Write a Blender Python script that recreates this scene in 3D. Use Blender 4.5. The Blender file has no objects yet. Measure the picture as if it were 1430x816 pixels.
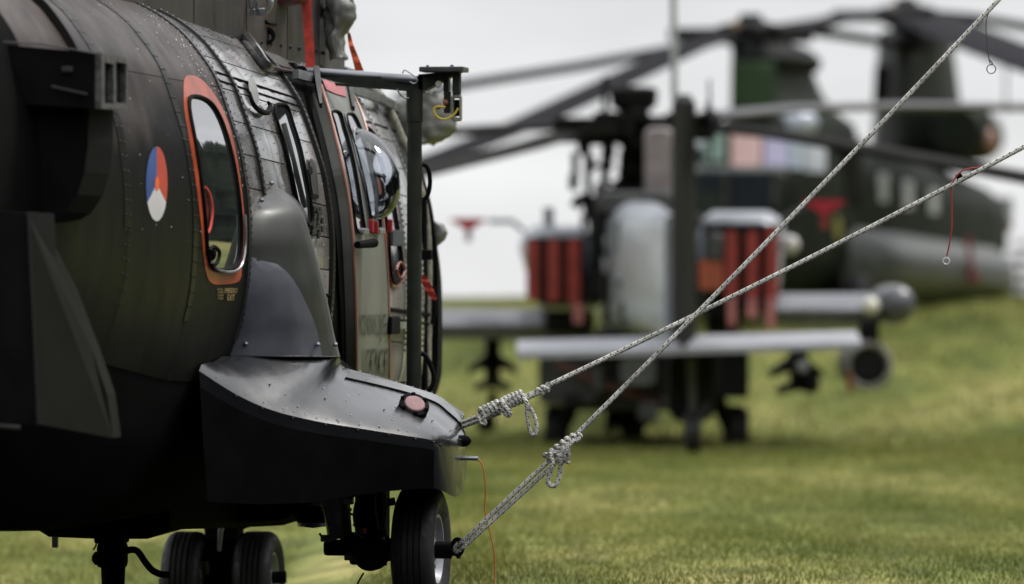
import bpy, bmesh, math, random
import numpy as np
from mathutils import Vector, Matrix

random.seed(7)
scene = bpy.context.scene
COL = scene.collection

# ------------------------------------------------------------------ camera
F = 8500.0; CX, HY, CAMZ = 715.0, 393.0, 1.73      # focal length in photo pixels, horizon row, eye height
cam_d = bpy.data.cameras.new("camera"); cam = bpy.data.objects.new("camera", cam_d); COL.objects.link(cam)
cam.location = (0, 0, CAMZ); cam.rotation_euler = (math.radians(90), 0, 0)
cam_d.sensor_width = 36.0; cam_d.lens = F / 1430 * 36.0
cam_d.shift_y = -15.0 / 1430
cam_d.clip_start = 1.0; cam_d.clip_end = 3000
cam_d.dof.use_dof = True; cam_d.dof.focus_distance = 31.4
cam_d.dof.aperture_fstop = 1.75; cam_d.dof.aperture_blades = 0
scene.camera = cam
scene.view_settings.view_transform = 'Standard'; scene.view_settings.look = 'None'
scene.view_settings.exposure = 0.0; scene.view_settings.gamma = 1.0
scene.cycles.use_denoising = True
scene.cycles.max_bounces = 6; scene.cycles.transparent_max_bounces = 8

# ------------------------------------------------------------------ overcast sky (world) and soft sun
SUN_EL, SUN_AZ = math.radians(52), math.radians(55)   # azimuth from +Y towards +X
w = bpy.data.worlds.new("World"); scene.world = w; w.use_nodes = True
nt = w.node_tree; nt.nodes.clear()
def N(tree, t, **k):
    n = tree.nodes.new(t)
    for a, b in k.items(): setattr(n, a, b)
    return n
out = N(nt, "ShaderNodeOutputWorld"); bg = N(nt, "ShaderNodeBackground")
skyn = N(nt, "ShaderNodeTexSky", sky_type='NISHITA', sun_disc=False, sun_elevation=SUN_EL, sun_rotation=SUN_AZ)
tc = N(nt, "ShaderNodeTexCoord"); sep = N(nt, "ShaderNodeSeparateXYZ")
nt.links.new(tc.outputs['Generated'], sep.inputs[0])
ramp = N(nt, "ShaderNodeValToRGB")       # overcast: luminance grows from horizon to zenith
ramp.color_ramp.elements[0].position = 0.0; ramp.color_ramp.elements[0].color = (.86, .865, .875, 1)
ramp.color_ramp.elements[1].position = 1.0; ramp.color_ramp.elements[1].color = (2.1, 2.13, 2.2, 1)
e = ramp.color_ramp.elements.new(0.045); e.color = (.85, .86, .88, 1)
e = ramp.color_ramp.elements.new(0.3); e.color = (1.12, 1.14, 1.18, 1)
nt.links.new(sep.outputs[2], ramp.inputs[0])
mp = N(nt, "ShaderNodeMapping"); mp.inputs['Scale'].default_value = (5, 5, 15)
nz = N(nt, "ShaderNodeTexNoise"); nz.inputs['Scale'].default_value = 2.2; nz.inputs['Detail'].default_value = 3
nt.links.new(tc.outputs['Generated'], mp.inputs[0]); nt.links.new(mp.outputs[0], nz.inputs['Vector'])
mr = N(nt, "ShaderNodeMapRange"); mr.inputs[1].default_value = .3; mr.inputs[2].default_value = .7
mr.inputs[3].default_value = .84; mr.inputs[4].default_value = 1.12
nt.links.new(nz.outputs[0], mr.inputs[0])
mul = N(nt, "ShaderNodeMixRGB", blend_type='MULTIPLY'); mul.inputs[0].default_value = 1
nt.links.new(ramp.outputs[0], mul.inputs[1]); nt.links.new(mr.outputs[0], mul.inputs[2])
skm = N(nt, "ShaderNodeMixRGB", blend_type='MULTIPLY'); skm.inputs[0].default_value = 1
skm.inputs[2].default_value = (.1, .1, .1, 1); nt.links.new(skyn.outputs[0], skm.inputs[1])
mx = N(nt, "ShaderNodeMixRGB"); mx.inputs[0].default_value = .94
nt.links.new(skm.outputs[0], mx.inputs[1]); nt.links.new(mul.outputs[0], mx.inputs[2])
nt.links.new(mx.outputs[0], bg.inputs[0]); bg.inputs[1].default_value = 1.0
nt.links.new(bg.outputs[0], out.inputs[0])

sd = bpy.data.lights.new("sun", 'SUN'); sd.energy = 2.5; sd.angle = math.radians(10); sd.color = (1, .96, .9)
sun = bpy.data.objects.new("sun", sd); COL.objects.link(sun)
sv = Vector((math.sin(SUN_AZ)*math.cos(SUN_EL), math.cos(SUN_AZ)*math.cos(SUN_EL), math.sin(SUN_EL)))
sun.rotation_euler = sv.to_track_quat('Z', 'Y').to_euler()

# ------------------------------------------------------------------ helpers
def P(px, py, Y):
    return Vector(((px-CX)/F*Y, Y, CAMZ-(py-HY)/F*Y))
def smooth(a, b, x):
    t = min(1, max(0, (x-a)/(b-a))); return t*t*(3-2*t)

MATS = {}
def mat(name, col, rough=.5, var=.25, nscale=6.0, metal=0.0, spec=.5, bump=0.0, bscale=40.0, col2=None, rvar=.0,
        trans=0.0, coat=0.0, rand=0.0, ior=1.5, stretch=(1, 1, 1), detail=5.0, emit=None):
    if name in MATS: return MATS[name]
    m = bpy.data.materials.new(name); m.use_nodes = True; t = m.node_tree
    b = t.nodes['Principled BSDF']
    tcn = N(t, "ShaderNodeTexCoord"); mpn = N(t, "ShaderNodeMapping"); mpn.inputs['Scale'].default_value = stretch
    t.links.new(tcn.outputs['Object'], mpn.inputs[0])
    no = N(t, "ShaderNodeTexNoise"); no.inputs['Scale'].default_value = nscale; no.inputs['Detail'].default_value = detail
    t.links.new(mpn.outputs[0], no.inputs['Vector'])
    cr = N(t, "ShaderNodeValToRGB"); cr.color_ramp.elements[0].position = .33; cr.color_ramp.elements[1].position = .67
    c2 = col2 if col2 else tuple(min(1, c*(1+var)) for c in col)
    c1 = col if col2 else tuple(c*(1-var) for c in col)
    cr.color_ramp.elements[0].color = (*c1, 1); cr.color_ramp.elements[1].color = (*c2, 1)
    t.links.new(no.outputs[0], cr.inputs[0])
    src = cr.outputs[0]
    if rand:
        oi = N(t, "ShaderNodeObjectInfo"); hr = N(t, "ShaderNodeMapRange")
        hr.inputs[3].default_value = 1-rand; hr.inputs[4].default_value = 1+rand
        t.links.new(oi.outputs['Random'], hr.inputs[0])
        mu = N(t, "ShaderNodeMixRGB", blend_type='MULTIPLY'); mu.inputs[0].default_value = 1
        t.links.new(src, mu.inputs[1]); t.links.new(hr.outputs[0], mu.inputs[2]); src = mu.outputs[0]
    t.links.new(src, b.inputs['Base Color'])
    b.inputs['Roughness'].default_value = rough; b.inputs['Metallic'].default_value = metal
    b.inputs['Specular IOR Level'].default_value = spec; b.inputs['IOR'].default_value = ior
    b.inputs['Transmission Weight'].default_value = trans; b.inputs['Coat Weight'].default_value = coat
    b.inputs['Coat Roughness'].default_value = .12
    if rvar:
        n2 = N(t, "ShaderNodeTexNoise"); n2.inputs['Scale'].default_value = nscale*2.3; n2.inputs['Detail'].default_value = 8
        t.links.new(mpn.outputs[0], n2.inputs['Vector'])
        r2 = N(t, "ShaderNodeMapRange"); r2.inputs[1].default_value = .3; r2.inputs[2].default_value = .7
        r2.inputs[3].default_value = max(.03, rough-rvar); r2.inputs[4].default_value = rough+rvar
        t.links.new(n2.outputs[0], r2.inputs[0]); t.links.new(r2.outputs[0], b.inputs['Roughness'])
    if bump:
        n3 = N(t, "ShaderNodeTexNoise"); n3.inputs['Scale'].default_value = bscale; n3.inputs['Detail'].default_value = 4
        t.links.new(tcn.outputs['Object'], n3.inputs['Vector'])
        bp = N(t, "ShaderNodeBump"); bp.inputs['Strength'].default_value = bump; bp.inputs['Distance'].default_value = .01
        t.links.new(n3.outputs[0], bp.inputs['Height']); t.links.new(bp.outputs[0], b.inputs['Normal'])
    if emit:
        b.inputs['Emission Color'].default_value = (*emit[0], 1); b.inputs['Emission Strength'].default_value = emit[1]
    MATS[name] = m; return m

def cr_closed(pts, n=4):
    """closed Catmull-Rom through 2-D or 3-D points"""
    res = []; L = len(pts)
    for i in range(L):
        p0, p1, p2, p3 = (np.array(pts[(i+k-1) % L], float) for k in range(4))
        for s in range(n):
            t = s/n
            res.append(.5*((2*p1)+(-p0+p2)*t+(2*p0-5*p1+4*p2-p3)*t*t+(-p0+3*p1-3*p2+p3)*t**3))
    return res
def cr_open(pts, n=4):
    res = []; L = len(pts)
    for i in range(L-1):
        p0 = np.array(pts[max(i-1, 0)], float); p1 = np.array(pts[i], float); p2 = np.array(pts[i+1], float); p3 = np.array(pts[min(i+2, L-1)], float)
        for s in range(n):
            t = s/n
            res.append(.5*((2*p1)+(-p0+p2)*t+(2*p0-5*p1+4*p2-p3)*t*t+(-p0+3*p1-3*p2+p3)*t**3))
    res.append(np.array(pts[-1], float)); return res

class M:
    def __init__(s): s.v = []; s.f = []; s.sm = []; s.uv = {}
    def add(s, vs, fs, sm=True):
        o = len(s.v); s.v += [tuple(v) for v in vs]
        for f in fs: s.f.append(tuple(i+o for i in f)); s.sm.append(sm)
        return s
    def box(s, c, d, rot=None, taper=1.0):
        x, y, z = (k/2 for k in d); vs = []
        for dz in (-1, 1):
            k = taper if dz > 0 else 1
            for dx, dy in ((-1, -1), (1, -1), (1, 1), (-1, 1)): vs.append(Vector((dx*x*k, dy*y*k, dz*z)))
        if rot is not None: vs = [rot @ v for v in vs]
        vs = [v+Vector(c) for v in vs]
        return s.add(vs, [(3, 2, 1, 0), (4, 5, 6, 7), (0, 1, 5, 4), (1, 2, 6, 5), (2, 3, 7, 6), (3, 0, 4, 7)], False)
    def bbox(s, c, d, bev=.01, rot=None):
        """box with chamfered edges"""
        bm = bmesh.new(); bmesh.ops.create_cube(bm, size=1)
        for v in bm.verts: v.co = Vector((v.co.x*d[0], v.co.y*d[1], v.co.z*d[2]))
        bmesh.ops.bevel(bm, geom=bm.edges[:], offset=bev, segments=2, affect='EDGES', profile=.6)
        R = rot if rot is not None else Matrix.Identity(3)
        vs = [R @ v.co+Vector(c) for v in bm.verts]; bm.verts.index_update()
        fs = [tuple(v.index for v in f.verts) for f in bm.faces]; bm.free()
        return s.add(vs, fs, False)
    def tube(s, pts, r, seg=10, caps=True, closed=False, sm=True, squash=None, phase=0):
        pts = [Vector(p) for p in pts]; n = len(pts)
        rr = list(r) if hasattr(r, '__len__') else [r]*n
        vs = []; prev = None
        for i, p in enumerate(pts):
            if closed: tg = pts[(i+1) % n]-pts[i-1]
            else: tg = pts[min(i+1, n-1)]-pts[max(i-1, 0)]
            if tg.length < 1e-9: tg = Vector((0, 0, 1))
            tg.normalize()
            if prev is None:
                a = Vector((0, 0, 1)) if abs(tg.z) < .9 else Vector((1, 0, 0))
                nn = (a-tg*a.dot(tg)).normalized()
            else:
                nn = prev-tg*prev.dot(tg)
                nn = nn.normalized() if nn.length > 1e-6 else tg.orthogonal().normalized()
            prev = nn; bb = tg.cross(nn)
            for k in range(seg):
                a = 2*math.pi*k/seg+phase
                sq = squash if squash else 1
                vs.append(p+(nn*math.cos(a)*rr[i]+bb*math.sin(a)*rr[i]*sq))
        fs = []
        m = n if closed else n-1
        for i in range(m):
            for k in range(seg):
                j = (i+1) % n
                fs.append((i*seg+k, i*seg+(k+1) % seg, j*seg+(k+1) % seg, j*seg+k))
        if caps and not closed:
            fs.append(tuple(range(seg-1, -1, -1))); fs.append(tuple((n-1)*seg+k for k in range(seg)))
        return s.add(vs, fs, sm)
    def lathe(s, c, axis, prof, seg=32, sm=True, closed=False):
        """prof: list of (distance along axis, radius)"""
        ax = Vector(axis).normalized(); a = Vector((0, 0, 1)) if abs(ax.z) < .9 else Vector((1, 0, 0))
        n1 = (a-ax*a.dot(ax)).normalized(); n2 = ax.cross(n1); vs = []
        for d, r in prof:
            for k in range(seg):
                t = 2*math.pi*k/seg
                vs.append(Vector(c)+ax*d+n1*math.cos(t)*r+n2*math.sin(t)*r)
        fs = []; n = len(prof); m = n if closed else n-1
        for i in range(m):
            for k in range(seg):
                j = (i+1) % n
                fs.append((i*seg+k, i*seg+(k+1) % seg, j*seg+(k+1) % seg, j*seg+k))
        return s.add(vs, fs, sm)
    def loft(s, rings, caps=True, closed=True, sm=True):
        k = len(rings[0]); vs = [p for r in rings for p in r]; fs = []
        for i in range(len(rings)-1):
            for j in range(k if closed else k-1):
                fs.append((i*k+j, i*k+(j+1) % k, (i+1)*k+(j+1) % k, (i+1)*k+j))
        if caps and closed: fs.append(tuple(range(k-1, -1, -1))); fs.append(tuple((len(rings)-1)*k+j for j in range(k)))
        return s.add(vs, fs, sm)
    def prism(s, poly, off, sm=False):
        n = len(poly); a = [Vector(p) for p in poly]; b = [p+Vector(off) for p in a]
        fs = [tuple(range(n-1, -1, -1)), tuple(range(n, 2*n))]+[(i, (i+1) % n, (i+1) % n+n, i+n) for i in range(n)]
        return s.add(a+b, fs, sm)
    def ball(s, c, r, seg=12, sc=(1, 1, 1)):
        vs = []; fs = []; rings = seg//2
        for i in range(rings+1):
            ph = math.pi*i/rings
            for k in range(seg):
                t = 2*math.pi*k/seg
                vs.append(Vector(c)+Vector((math.sin(ph)*math.cos(t)*r*sc[0], math.sin(ph)*math.sin(t)*r*sc[1], math.cos(ph)*r*sc[2])))
        for i in range(rings):
            for k in range(seg): fs.append((i*seg+k, (i+1)*seg+k, (i+1)*seg+(k+1) % seg, i*seg+(k+1) % seg))
        return s.add(vs, fs)
    def mesh(s, name, m):
        me = bpy.data.meshes.new(name)
        bm = bmesh.new(); vv = [bm.verts.new(v) for v in s.v]
        for f, sm in zip(s.f, s.sm):
            try: ff = bm.faces.new([vv[i] for i in f]); ff.smooth = sm
            except ValueError: pass
        bmesh.ops.remove_doubles(bm, verts=bm.verts, dist=1e-5)
        bmesh.ops.recalc_face_normals(bm, faces=bm.faces)
        for ed in bm.edges:
            if len(ed.link_faces) == 2 and (not all(f.smooth for f in ed.link_faces) or ed.calc_face_angle(0) > .7): ed.smooth = False
        bm.to_mesh(me); bm.free()
        if m: me.materials.append(m)
        return me
    def build(s, name, m, parent=None, label=None, kind=None):
        o = bpy.data.objects.new(name, s.mesh(name, m)); COL.objects.link(o)
        if parent is not None: o.parent = parent
        if label: o['label'] = label
        if kind: o['kind'] = kind
        return o

def thing(name, label, cat, loc=(0, 0, 0), rz=0.0, group=None):
    o = bpy.data.objects.new(name, None); COL.objects.link(o); o.empty_display_size = .2
    o.location = loc; o.rotation_euler = (0, 0, rz); o['label'] = label; o['category'] = cat
    if group: o['group'] = group
    return o
def tag(o, label, cat, group=None):
    o['label'] = label; o['category'] = cat
    if group: o['group'] = group
    return o
class Frame:
    """thing-local coordinates: x right, y forward, z up"""
    def __init__(s, loc, rz): s.o = Vector(loc); s.R = Matrix.Rotation(rz, 3, 'Z'); s.Ri = s.R.inverted()
    def loc(s, p): return s.Ri @ (Vector(p)-s.o)
    def W(s, p): return s.R @ Vector(p)+s.o
    def px(s, p):
        q = s.W(p); return CX+q.x/q.y*F, HY-(q.z-CAMZ)/q.y*F
    def D(s, px, py, Y): return s.loc(P(px, py, Y))
    def U(s, px, py, u):      # pixel ray meets the plane local y = u
        d = s.Ri @ Vector(((px-CX)/F, 1, -(py-HY)/F)); o = s.Ri @ (Vector((0, 0, CAMZ))-s.o)
        return o+d*((u-o.y)/d.y)
    def V(s, px, py, v):
        d = s.Ri @ Vector(((px-CX)/F, 1, -(py-HY)/F)); o = s.Ri @ (Vector((0, 0, CAMZ))-s.o)
        return o+d*((v-o.x)/d.x)

# ------------------------------------------------------------------ ground, far trees
def ground_z(x, y):
    z = -.27*(1-smooth(-1.6, -.2, x))*smooth(31.6, 33.5, y)*(1-smooth(45, 55, y))
    z += -.1*smooth(58, 66, y)*(1-smooth(70, 76, y))
    z += 1.40*smooth(72, 98, y)-8.4*smooth(108, 400, y)
    z += .012*math.sin(x*1.7+y*.6)+.02*math.sin(x*.55-y*.33)+.05*math.sin(x*.21+1)*smooth(70, 90, y)
    z -= .17*smooth(72, 98, y)*(1-smooth(-8, 2, x))
    z += .6*smooth(-5, -60, y)
    return z
gxs = sorted(set([-900, -400, -200, -120, -80, -50, -35]+[i*.8 for i in range(-30, 31)]+[35, 50, 80, 120, 200, 400, 900]))
gys = sorted(set([-900, -400, -200, -120, -60, -30, -10, 5, 15, 25]+[26+i*.75 for i in range(110)]+[112, 120, 130, 145, 165, 200, 280, 400, 700, 1500]))
g = M(); nx = len(gxs)
g.add([(x, y, ground_z(x, y)) for y in gys for x in gxs],
      [(j*nx+i, j*nx+i+1, (j+1)*nx+i+1, (j+1)*nx+i) for j in range(len(gys)-1) for i in range(nx-1)])
mg = bpy.data.materials.new("meadow_grass"); mg.use_nodes = True; t = mg.node_tree; b = t.nodes['Principled BSDF']
tcn = N(t, "ShaderNodeTexCoord")
def noise_ramp(t, scale, stretch, els, detail=4, coord='Object'):
    mpn = N(t, "ShaderNodeMapping"); mpn.inputs['Scale'].default_value = stretch
    t.links.new(tcn.outputs[coord], mpn.inputs[0])
    no = N(t, "ShaderNodeTexNoise"); no.inputs['Scale'].default_value = scale; no.inputs['Detail'].default_value = detail
    t.links.new(mpn.outputs[0], no.inputs['Vector']); r = N(t, "ShaderNodeValToRGB")
    r.color_ramp.elements[0].position, r.color_ramp.elements[0].color = els[0][0], (*els[0][1], 1)
    r.color_ramp.elements[1].position, r.color_ramp.elements[1].color = els[-1][0], (*els[-1][1], 1)
    for p, c in els[1:-1]: q = r.color_ramp.elements.new(p); q.color = (*c, 1)
    t.links.new(no.outputs[0], r.inputs[0]); return r
r1 = noise_ramp(t, .55, (1, .3, 1), [(.34, (.075, .098, .02)), (.5, (.155, .165, .04)), (.64, (.24, .215, .075))])
r2 = noise_ramp(t, 3.2, (1, .35, 1), [(.35, (.55, .58, .5)), (.65, (1.3, 1.3, 1.3))], 6)
mu = N(t, "ShaderNodeMixRGB", blend_type='MULTIPLY'); mu.inputs[0].default_value = 1
t.links.new(r1.outputs[0], mu.inputs[1]); t.links.new(r2.outputs[0], mu.inputs[2]); t.links.new(mu.outputs[0], b.inputs['Base Color'])
b.inputs['Roughness'].default_value = .9; b.inputs['Specular IOR Level'].default_value = .15
go = g.build("ground", mg); go['kind'] = 'structure'

# grass tufts over the part of the meadow that the lens nearly resolves
mgb = mat("grass_blade", (.13, .16, .035), .7, nscale=.9, col2=(.29, .285, .09), spec=.1, detail=6, stretch=(1, .4, 1))
rng = np.random.default_rng(3)
def grass_patch(name, n, y0, y1, h0, h1, wid, xm=.11):
    ys = y0+(y1-y0)*rng.random(n)**.8; xs = (rng.random(n)*2-1)*(ys*xm)
    V = np.zeros((n, 3, 3)); ang = rng.random(n)*math.pi; hh = h0+(h1-h0)*rng.random(n)
    zs = np.array([ground_z(a, b_) for a, b_ in zip(xs, ys)])
    dx, dy = np.cos(ang)*wid, np.sin(ang)*wid
    V[:, 0] = np.stack([xs-dx, ys-dy, zs-.01], 1); V[:, 1] = np.stack([xs+dx, ys+dy, zs-.01], 1)
    V[:, 2] = np.stack([xs+rng.normal(0, .35, n)*hh, ys+rng.normal(0, .35, n)*hh, zs+hh], 1)
    me = bpy.data.meshes.new(name); me.vertices.add(n*3); me.vertices.foreach_set("co", V.reshape(-1))
    me.loops.add(n*3); me.loops.foreach_set("vertex_index", np.arange(n*3, dtype=np.int32))
    me.polygons.add(n); me.polygons.foreach_set("loop_start", np.arange(0, n*3, 3, dtype=np.int32))
    me.update(); me.validate(); me.materials.append(mgb)
    o = bpy.data.objects.new(name, me); COL.objects.link(o); o['kind'] = 'stuff'
    o['label'] = 'short mown meadow grass between the parked helicopters'; o['category'] = 'grass'
    return o
grass_patch("grass", 200000, 33.2, 60, .012, .04, .006)
grass_patch("grass", 110000, 56, 104, .03, .09, .012)

# unseen dark ground sheet below the frame, added to cut bounce onto the helicopter
absorb = M(); txs = [-60, -40, -25]+[-16+k for k in range(29)]+[20, 40, 70]; tys = [-12, -6, 0, 5, 10, 15, 20, 23]+[24+k*.75 for k in range(13)]
absorb.add([(x, y, ground_z(x, y)+.02) for y in tys for x in txs], [(j*len(txs)+i, j*len(txs)+i+1, (j+1)*len(txs)+i+1, (j+1)*len(txs)+i) for j in range(len(tys)-1) for i in range(len(txs)-1)])
to_ = absorb.build("bounce_absorber", mat("absorber_dark", (.022, .022, .023), .85, .3, nscale=6, spec=.15)); to_['kind'] = 'structure'
# conifer wood: off to the right of the frame and, added to darken rear-facing surfaces, behind the camera; its edge shows at the right rim of the photo
mtr = mat("dark_conifer_foliage", (.012, .02, .01), .8, nscale=.8, col2=(.04, .055, .03), spec=.2)
wood = M()
def conifer(mm, x, y, z, h, r, tiers=6, seg=9):
    for k in range(tiers):
        f0 = k/tiers; zb = z+h*(.06+.9*f0); zt = zb+h*(.32-.12*f0); rb = r*(1-f0*.88)
        vs = []
        for q in range(seg*2):
            a = math.pi*q/seg+random.random()*.3; rr = rb*(1 if q % 2 else .62)*random.uniform(.8, 1.15)
            vs.append((x+math.cos(a)*rr, y+math.sin(a)*rr, zb+random.uniform(-.03, .03)*h-(.03*h if q % 2 else 0)))
        vs.append((x+random.uniform(-.1, .1), y, min(zt, z+h)))
        mm.add(vs, [(q, (q+1) % (seg*2), seg*2) for q in range(seg*2)], False)
for i in range(520):
    a = math.radians(random.uniform(12, 348) if i < 400 else random.uniform(15.5, 50)); d = random.uniform(105, 150)
    if a < math.radians(15.5) or a > math.radians(335): continue
    if a < math.radians(80): d = random.uniform(150, 210)
    if math.radians(120) < a < math.radians(260): d = random.uniform(48, 85)
    x, y = math.sin(a)*d, math.cos(a)*d
    if 0 < y and abs(x) < y*.2: continue
    zz = ground_z(x, y)-.2
    k_ = 1.5 if y < 0 else min(2.3, .8+(math.degrees(a)-15)/6) if a < math.radians(80) else 1.0; conifer(wood, x, y, zz, random.uniform(15, 25)*k_, random.uniform(3, 4.8)*k_)
wo = wood.build("forest", mtr); wo['kind'] = 'stuff'; wo['label'] = 'dark conifer wood right of the field, plus added trees behind the camera'; wo['category'] = 'forest'
def trunk_tree(px, Y, h, r, label):
    t = thing("pine_tree", label, "tree", (P(px, 400, Y).x, Y, ground_z(P(px, 400, Y).x, Y)), group="pine trees on the right skyline")
    m = M(); m.tube([(0, 0, -.3), (0, 0, h*.5), (0, 0, h*.95)], [h*.022, h*.015, .02], 8); m.build("trunk", mat("bark", (.05, .04, .03), .9), t)
    c = M()
    for k in range(11): # whorls of boughs, each a tilted jagged clump
        f0 = k/11; nb = 12
        for q in range(nb):
            a = 2*math.pi*(q+random.random()*.7)/nb; L = r*(1-f0*.85)*random.uniform(.7, 1.15); z0 = h*(.12+.84*f0)
            ca, sa = math.cos(a), math.sin(a)
            for j in range(5):
                s0 = (.15+.2*j)*L; cx, cy, cz = ca*s0, sa*s0, z0-.15*s0+random.uniform(-.1, .1)
                wv = L*.22*random.uniform(.6, 1.2)
                c.add([(cx-sa*wv, cy+ca*wv, cz-.12*wv), (cx+sa*wv, cy-ca*wv, cz-.12*wv), (cx+ca*wv*1.6, cy+sa*wv*1.6, cz-.3*wv), (cx, cy, cz+wv*.7)], [(0, 1, 3), (1, 2, 3), (2, 0, 3), (0, 2, 1)], False)
    c.build("crown", mtr, t)
for i, (px, Y, h, r) in enumerate([(1399, 470, 11.0, 3.4), (1413, 450, 11.6, 3.5), (1428, 460, 12.9, 3.8)]):
    trunk_tree(px, Y, h, r, ["smallest dark pine on the right skyline behind the tandem rotor helicopter",
        "middle dark pine on the right skyline, between the smallest and the tallest", "tallest dark pine, cut by the right edge of the photo"][i])
# ================================================================== foreground transport helicopter
TH = -math.radians(9.0)
C1 = Frame((-2.32, 30.5, 0), TH)
heli = thing("transport_helicopter", "dark green transport helicopter close by on the left, roundel on its flank", "helicopter", C1.o, TH)
def U(px, py, u): return C1.U(px, py, u)
def Vv(px, py, v): return C1.V(px, py, v)

dark = mat("airframe_paint_dark", (.005, .005, .0048), .85, .35, nscale=1.6, spec=.04)
strapm = mat("airframe_strap_paint", (.013, .013, .012), .32, .35, nscale=2.6, rvar=.08, spec=.35)
mskin = mat("airframe_paint_panel", (.10, .102, .096), .22, nscale=1.8, col2=(.32, .295, .28), rvar=.08, bump=.02, bscale=7, rand=.35, spec=.8, coat=1.0)
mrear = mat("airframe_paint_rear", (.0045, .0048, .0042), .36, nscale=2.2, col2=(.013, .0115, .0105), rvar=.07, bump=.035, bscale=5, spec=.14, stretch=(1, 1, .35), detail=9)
def shaded_paint(name, dk, br, z0, z1, rough, spec):  # brown above, near-black below: hull shade put into the paint colour
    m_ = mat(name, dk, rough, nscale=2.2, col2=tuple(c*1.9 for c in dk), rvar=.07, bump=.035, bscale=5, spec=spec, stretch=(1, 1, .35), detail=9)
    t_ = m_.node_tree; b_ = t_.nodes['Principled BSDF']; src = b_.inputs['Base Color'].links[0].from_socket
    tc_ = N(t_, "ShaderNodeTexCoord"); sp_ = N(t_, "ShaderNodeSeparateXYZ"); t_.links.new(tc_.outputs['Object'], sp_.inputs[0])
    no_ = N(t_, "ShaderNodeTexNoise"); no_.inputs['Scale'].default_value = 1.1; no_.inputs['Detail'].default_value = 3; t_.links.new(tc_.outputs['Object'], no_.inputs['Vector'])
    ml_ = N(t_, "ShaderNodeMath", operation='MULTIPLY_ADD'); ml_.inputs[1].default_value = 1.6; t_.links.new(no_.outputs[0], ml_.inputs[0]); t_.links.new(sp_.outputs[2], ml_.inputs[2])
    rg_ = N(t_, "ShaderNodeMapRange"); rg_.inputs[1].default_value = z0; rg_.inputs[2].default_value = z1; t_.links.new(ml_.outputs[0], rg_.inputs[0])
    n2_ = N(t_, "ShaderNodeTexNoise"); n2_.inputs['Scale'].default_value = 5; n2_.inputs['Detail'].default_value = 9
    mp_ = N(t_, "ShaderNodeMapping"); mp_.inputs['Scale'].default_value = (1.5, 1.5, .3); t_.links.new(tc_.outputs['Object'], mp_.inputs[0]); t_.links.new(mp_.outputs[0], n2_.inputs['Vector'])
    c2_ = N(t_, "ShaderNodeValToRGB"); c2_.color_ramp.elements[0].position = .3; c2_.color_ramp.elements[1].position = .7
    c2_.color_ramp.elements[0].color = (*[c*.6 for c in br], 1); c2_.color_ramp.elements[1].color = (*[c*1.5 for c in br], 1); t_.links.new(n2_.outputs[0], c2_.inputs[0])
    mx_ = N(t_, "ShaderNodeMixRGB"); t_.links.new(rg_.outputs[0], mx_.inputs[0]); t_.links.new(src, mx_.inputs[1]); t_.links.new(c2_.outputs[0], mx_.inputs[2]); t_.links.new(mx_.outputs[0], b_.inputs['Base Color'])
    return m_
mrear2 = shaded_paint("airframe_shaded_paint", (.0045, .0048, .0042), (.055, .045, .041), 3.25, 3.6, .44, .10)
mbrown = mat("brown_upper_paint", (.020, .0175, .0165), .36, nscale=2.0, col2=(.044, .037, .034), rvar=.08, bump=.035, bscale=5, spec=.3, stretch=(1, 1, .35), detail=9)
mcowl = mat("cowling_paint", (.035, .033, .031), .4, nscale=3, col2=(.075, .066, .062), rvar=.1, bump=.03, bscale=9, spec=.35, rand=.25, stretch=(1, 1, .4), detail=9)
MATS["airframe_paint_panel"].node_tree.nodes["Principled BSDF"].inputs["Coat Roughness"].default_value = .16
olive = mat("olive_grey_paint", (.022, .024, .0195), .42, nscale=2.5, col2=(.036, .038, .032), spec=.35, rvar=.10, bump=.05, bscale=12)
sage = mat("sage_green_paint", (.11, .12, .095), .4, nscale=3, col2=(.17, .18, .15), rvar=.1, stretch=(1, 1, .3))
black = mat("matt_black_paint", (.0035, .0035, .0035), .75, .4, spec=.08)
sealant = mat("black_sealant", (.008, .008, .008), .5, .3)
steel = mat("worn_steel", (.30, .31, .33), .35, .3, nscale=12, metal=.8, rvar=.1)
alu = mat("bare_aluminium_tube", (.20, .205, .22), .38, .25, nscale=9, metal=.9, rvar=.1, stretch=(.3, .3, 3))
glassm = mat("reflective_window", (.02, .022, .025), .03, .1, spec=1.0, ior=3.2, bump=.05, bscale=1.6)
clear = mat("clear_acrylic", (.9, .92, .93), .03, .02, trans=1.0, ior=1.45)
redp = mat("red_orange_marking", (.36, .058, .018), .36, .25, nscale=8, coat=.2)
rubber = mat("tyre_rubber", (.009, .009, .010), .6, .4, nscale=14, bump=.1, bscale=60, rvar=.15)
redcloth = mat("red_webbing", (.52, .05, .03), .75, .3, nscale=20, bump=.3, bscale=120)
canvas = mat("grey_canvas_cover", (.10, .105, .09), .5, nscale=3, col2=(.17, .17, .155), bump=.5, bscale=7, rvar=.15)
yellowp = mat("yellow_paint_print", (.42, .30, .12), .5, .15)

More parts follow.
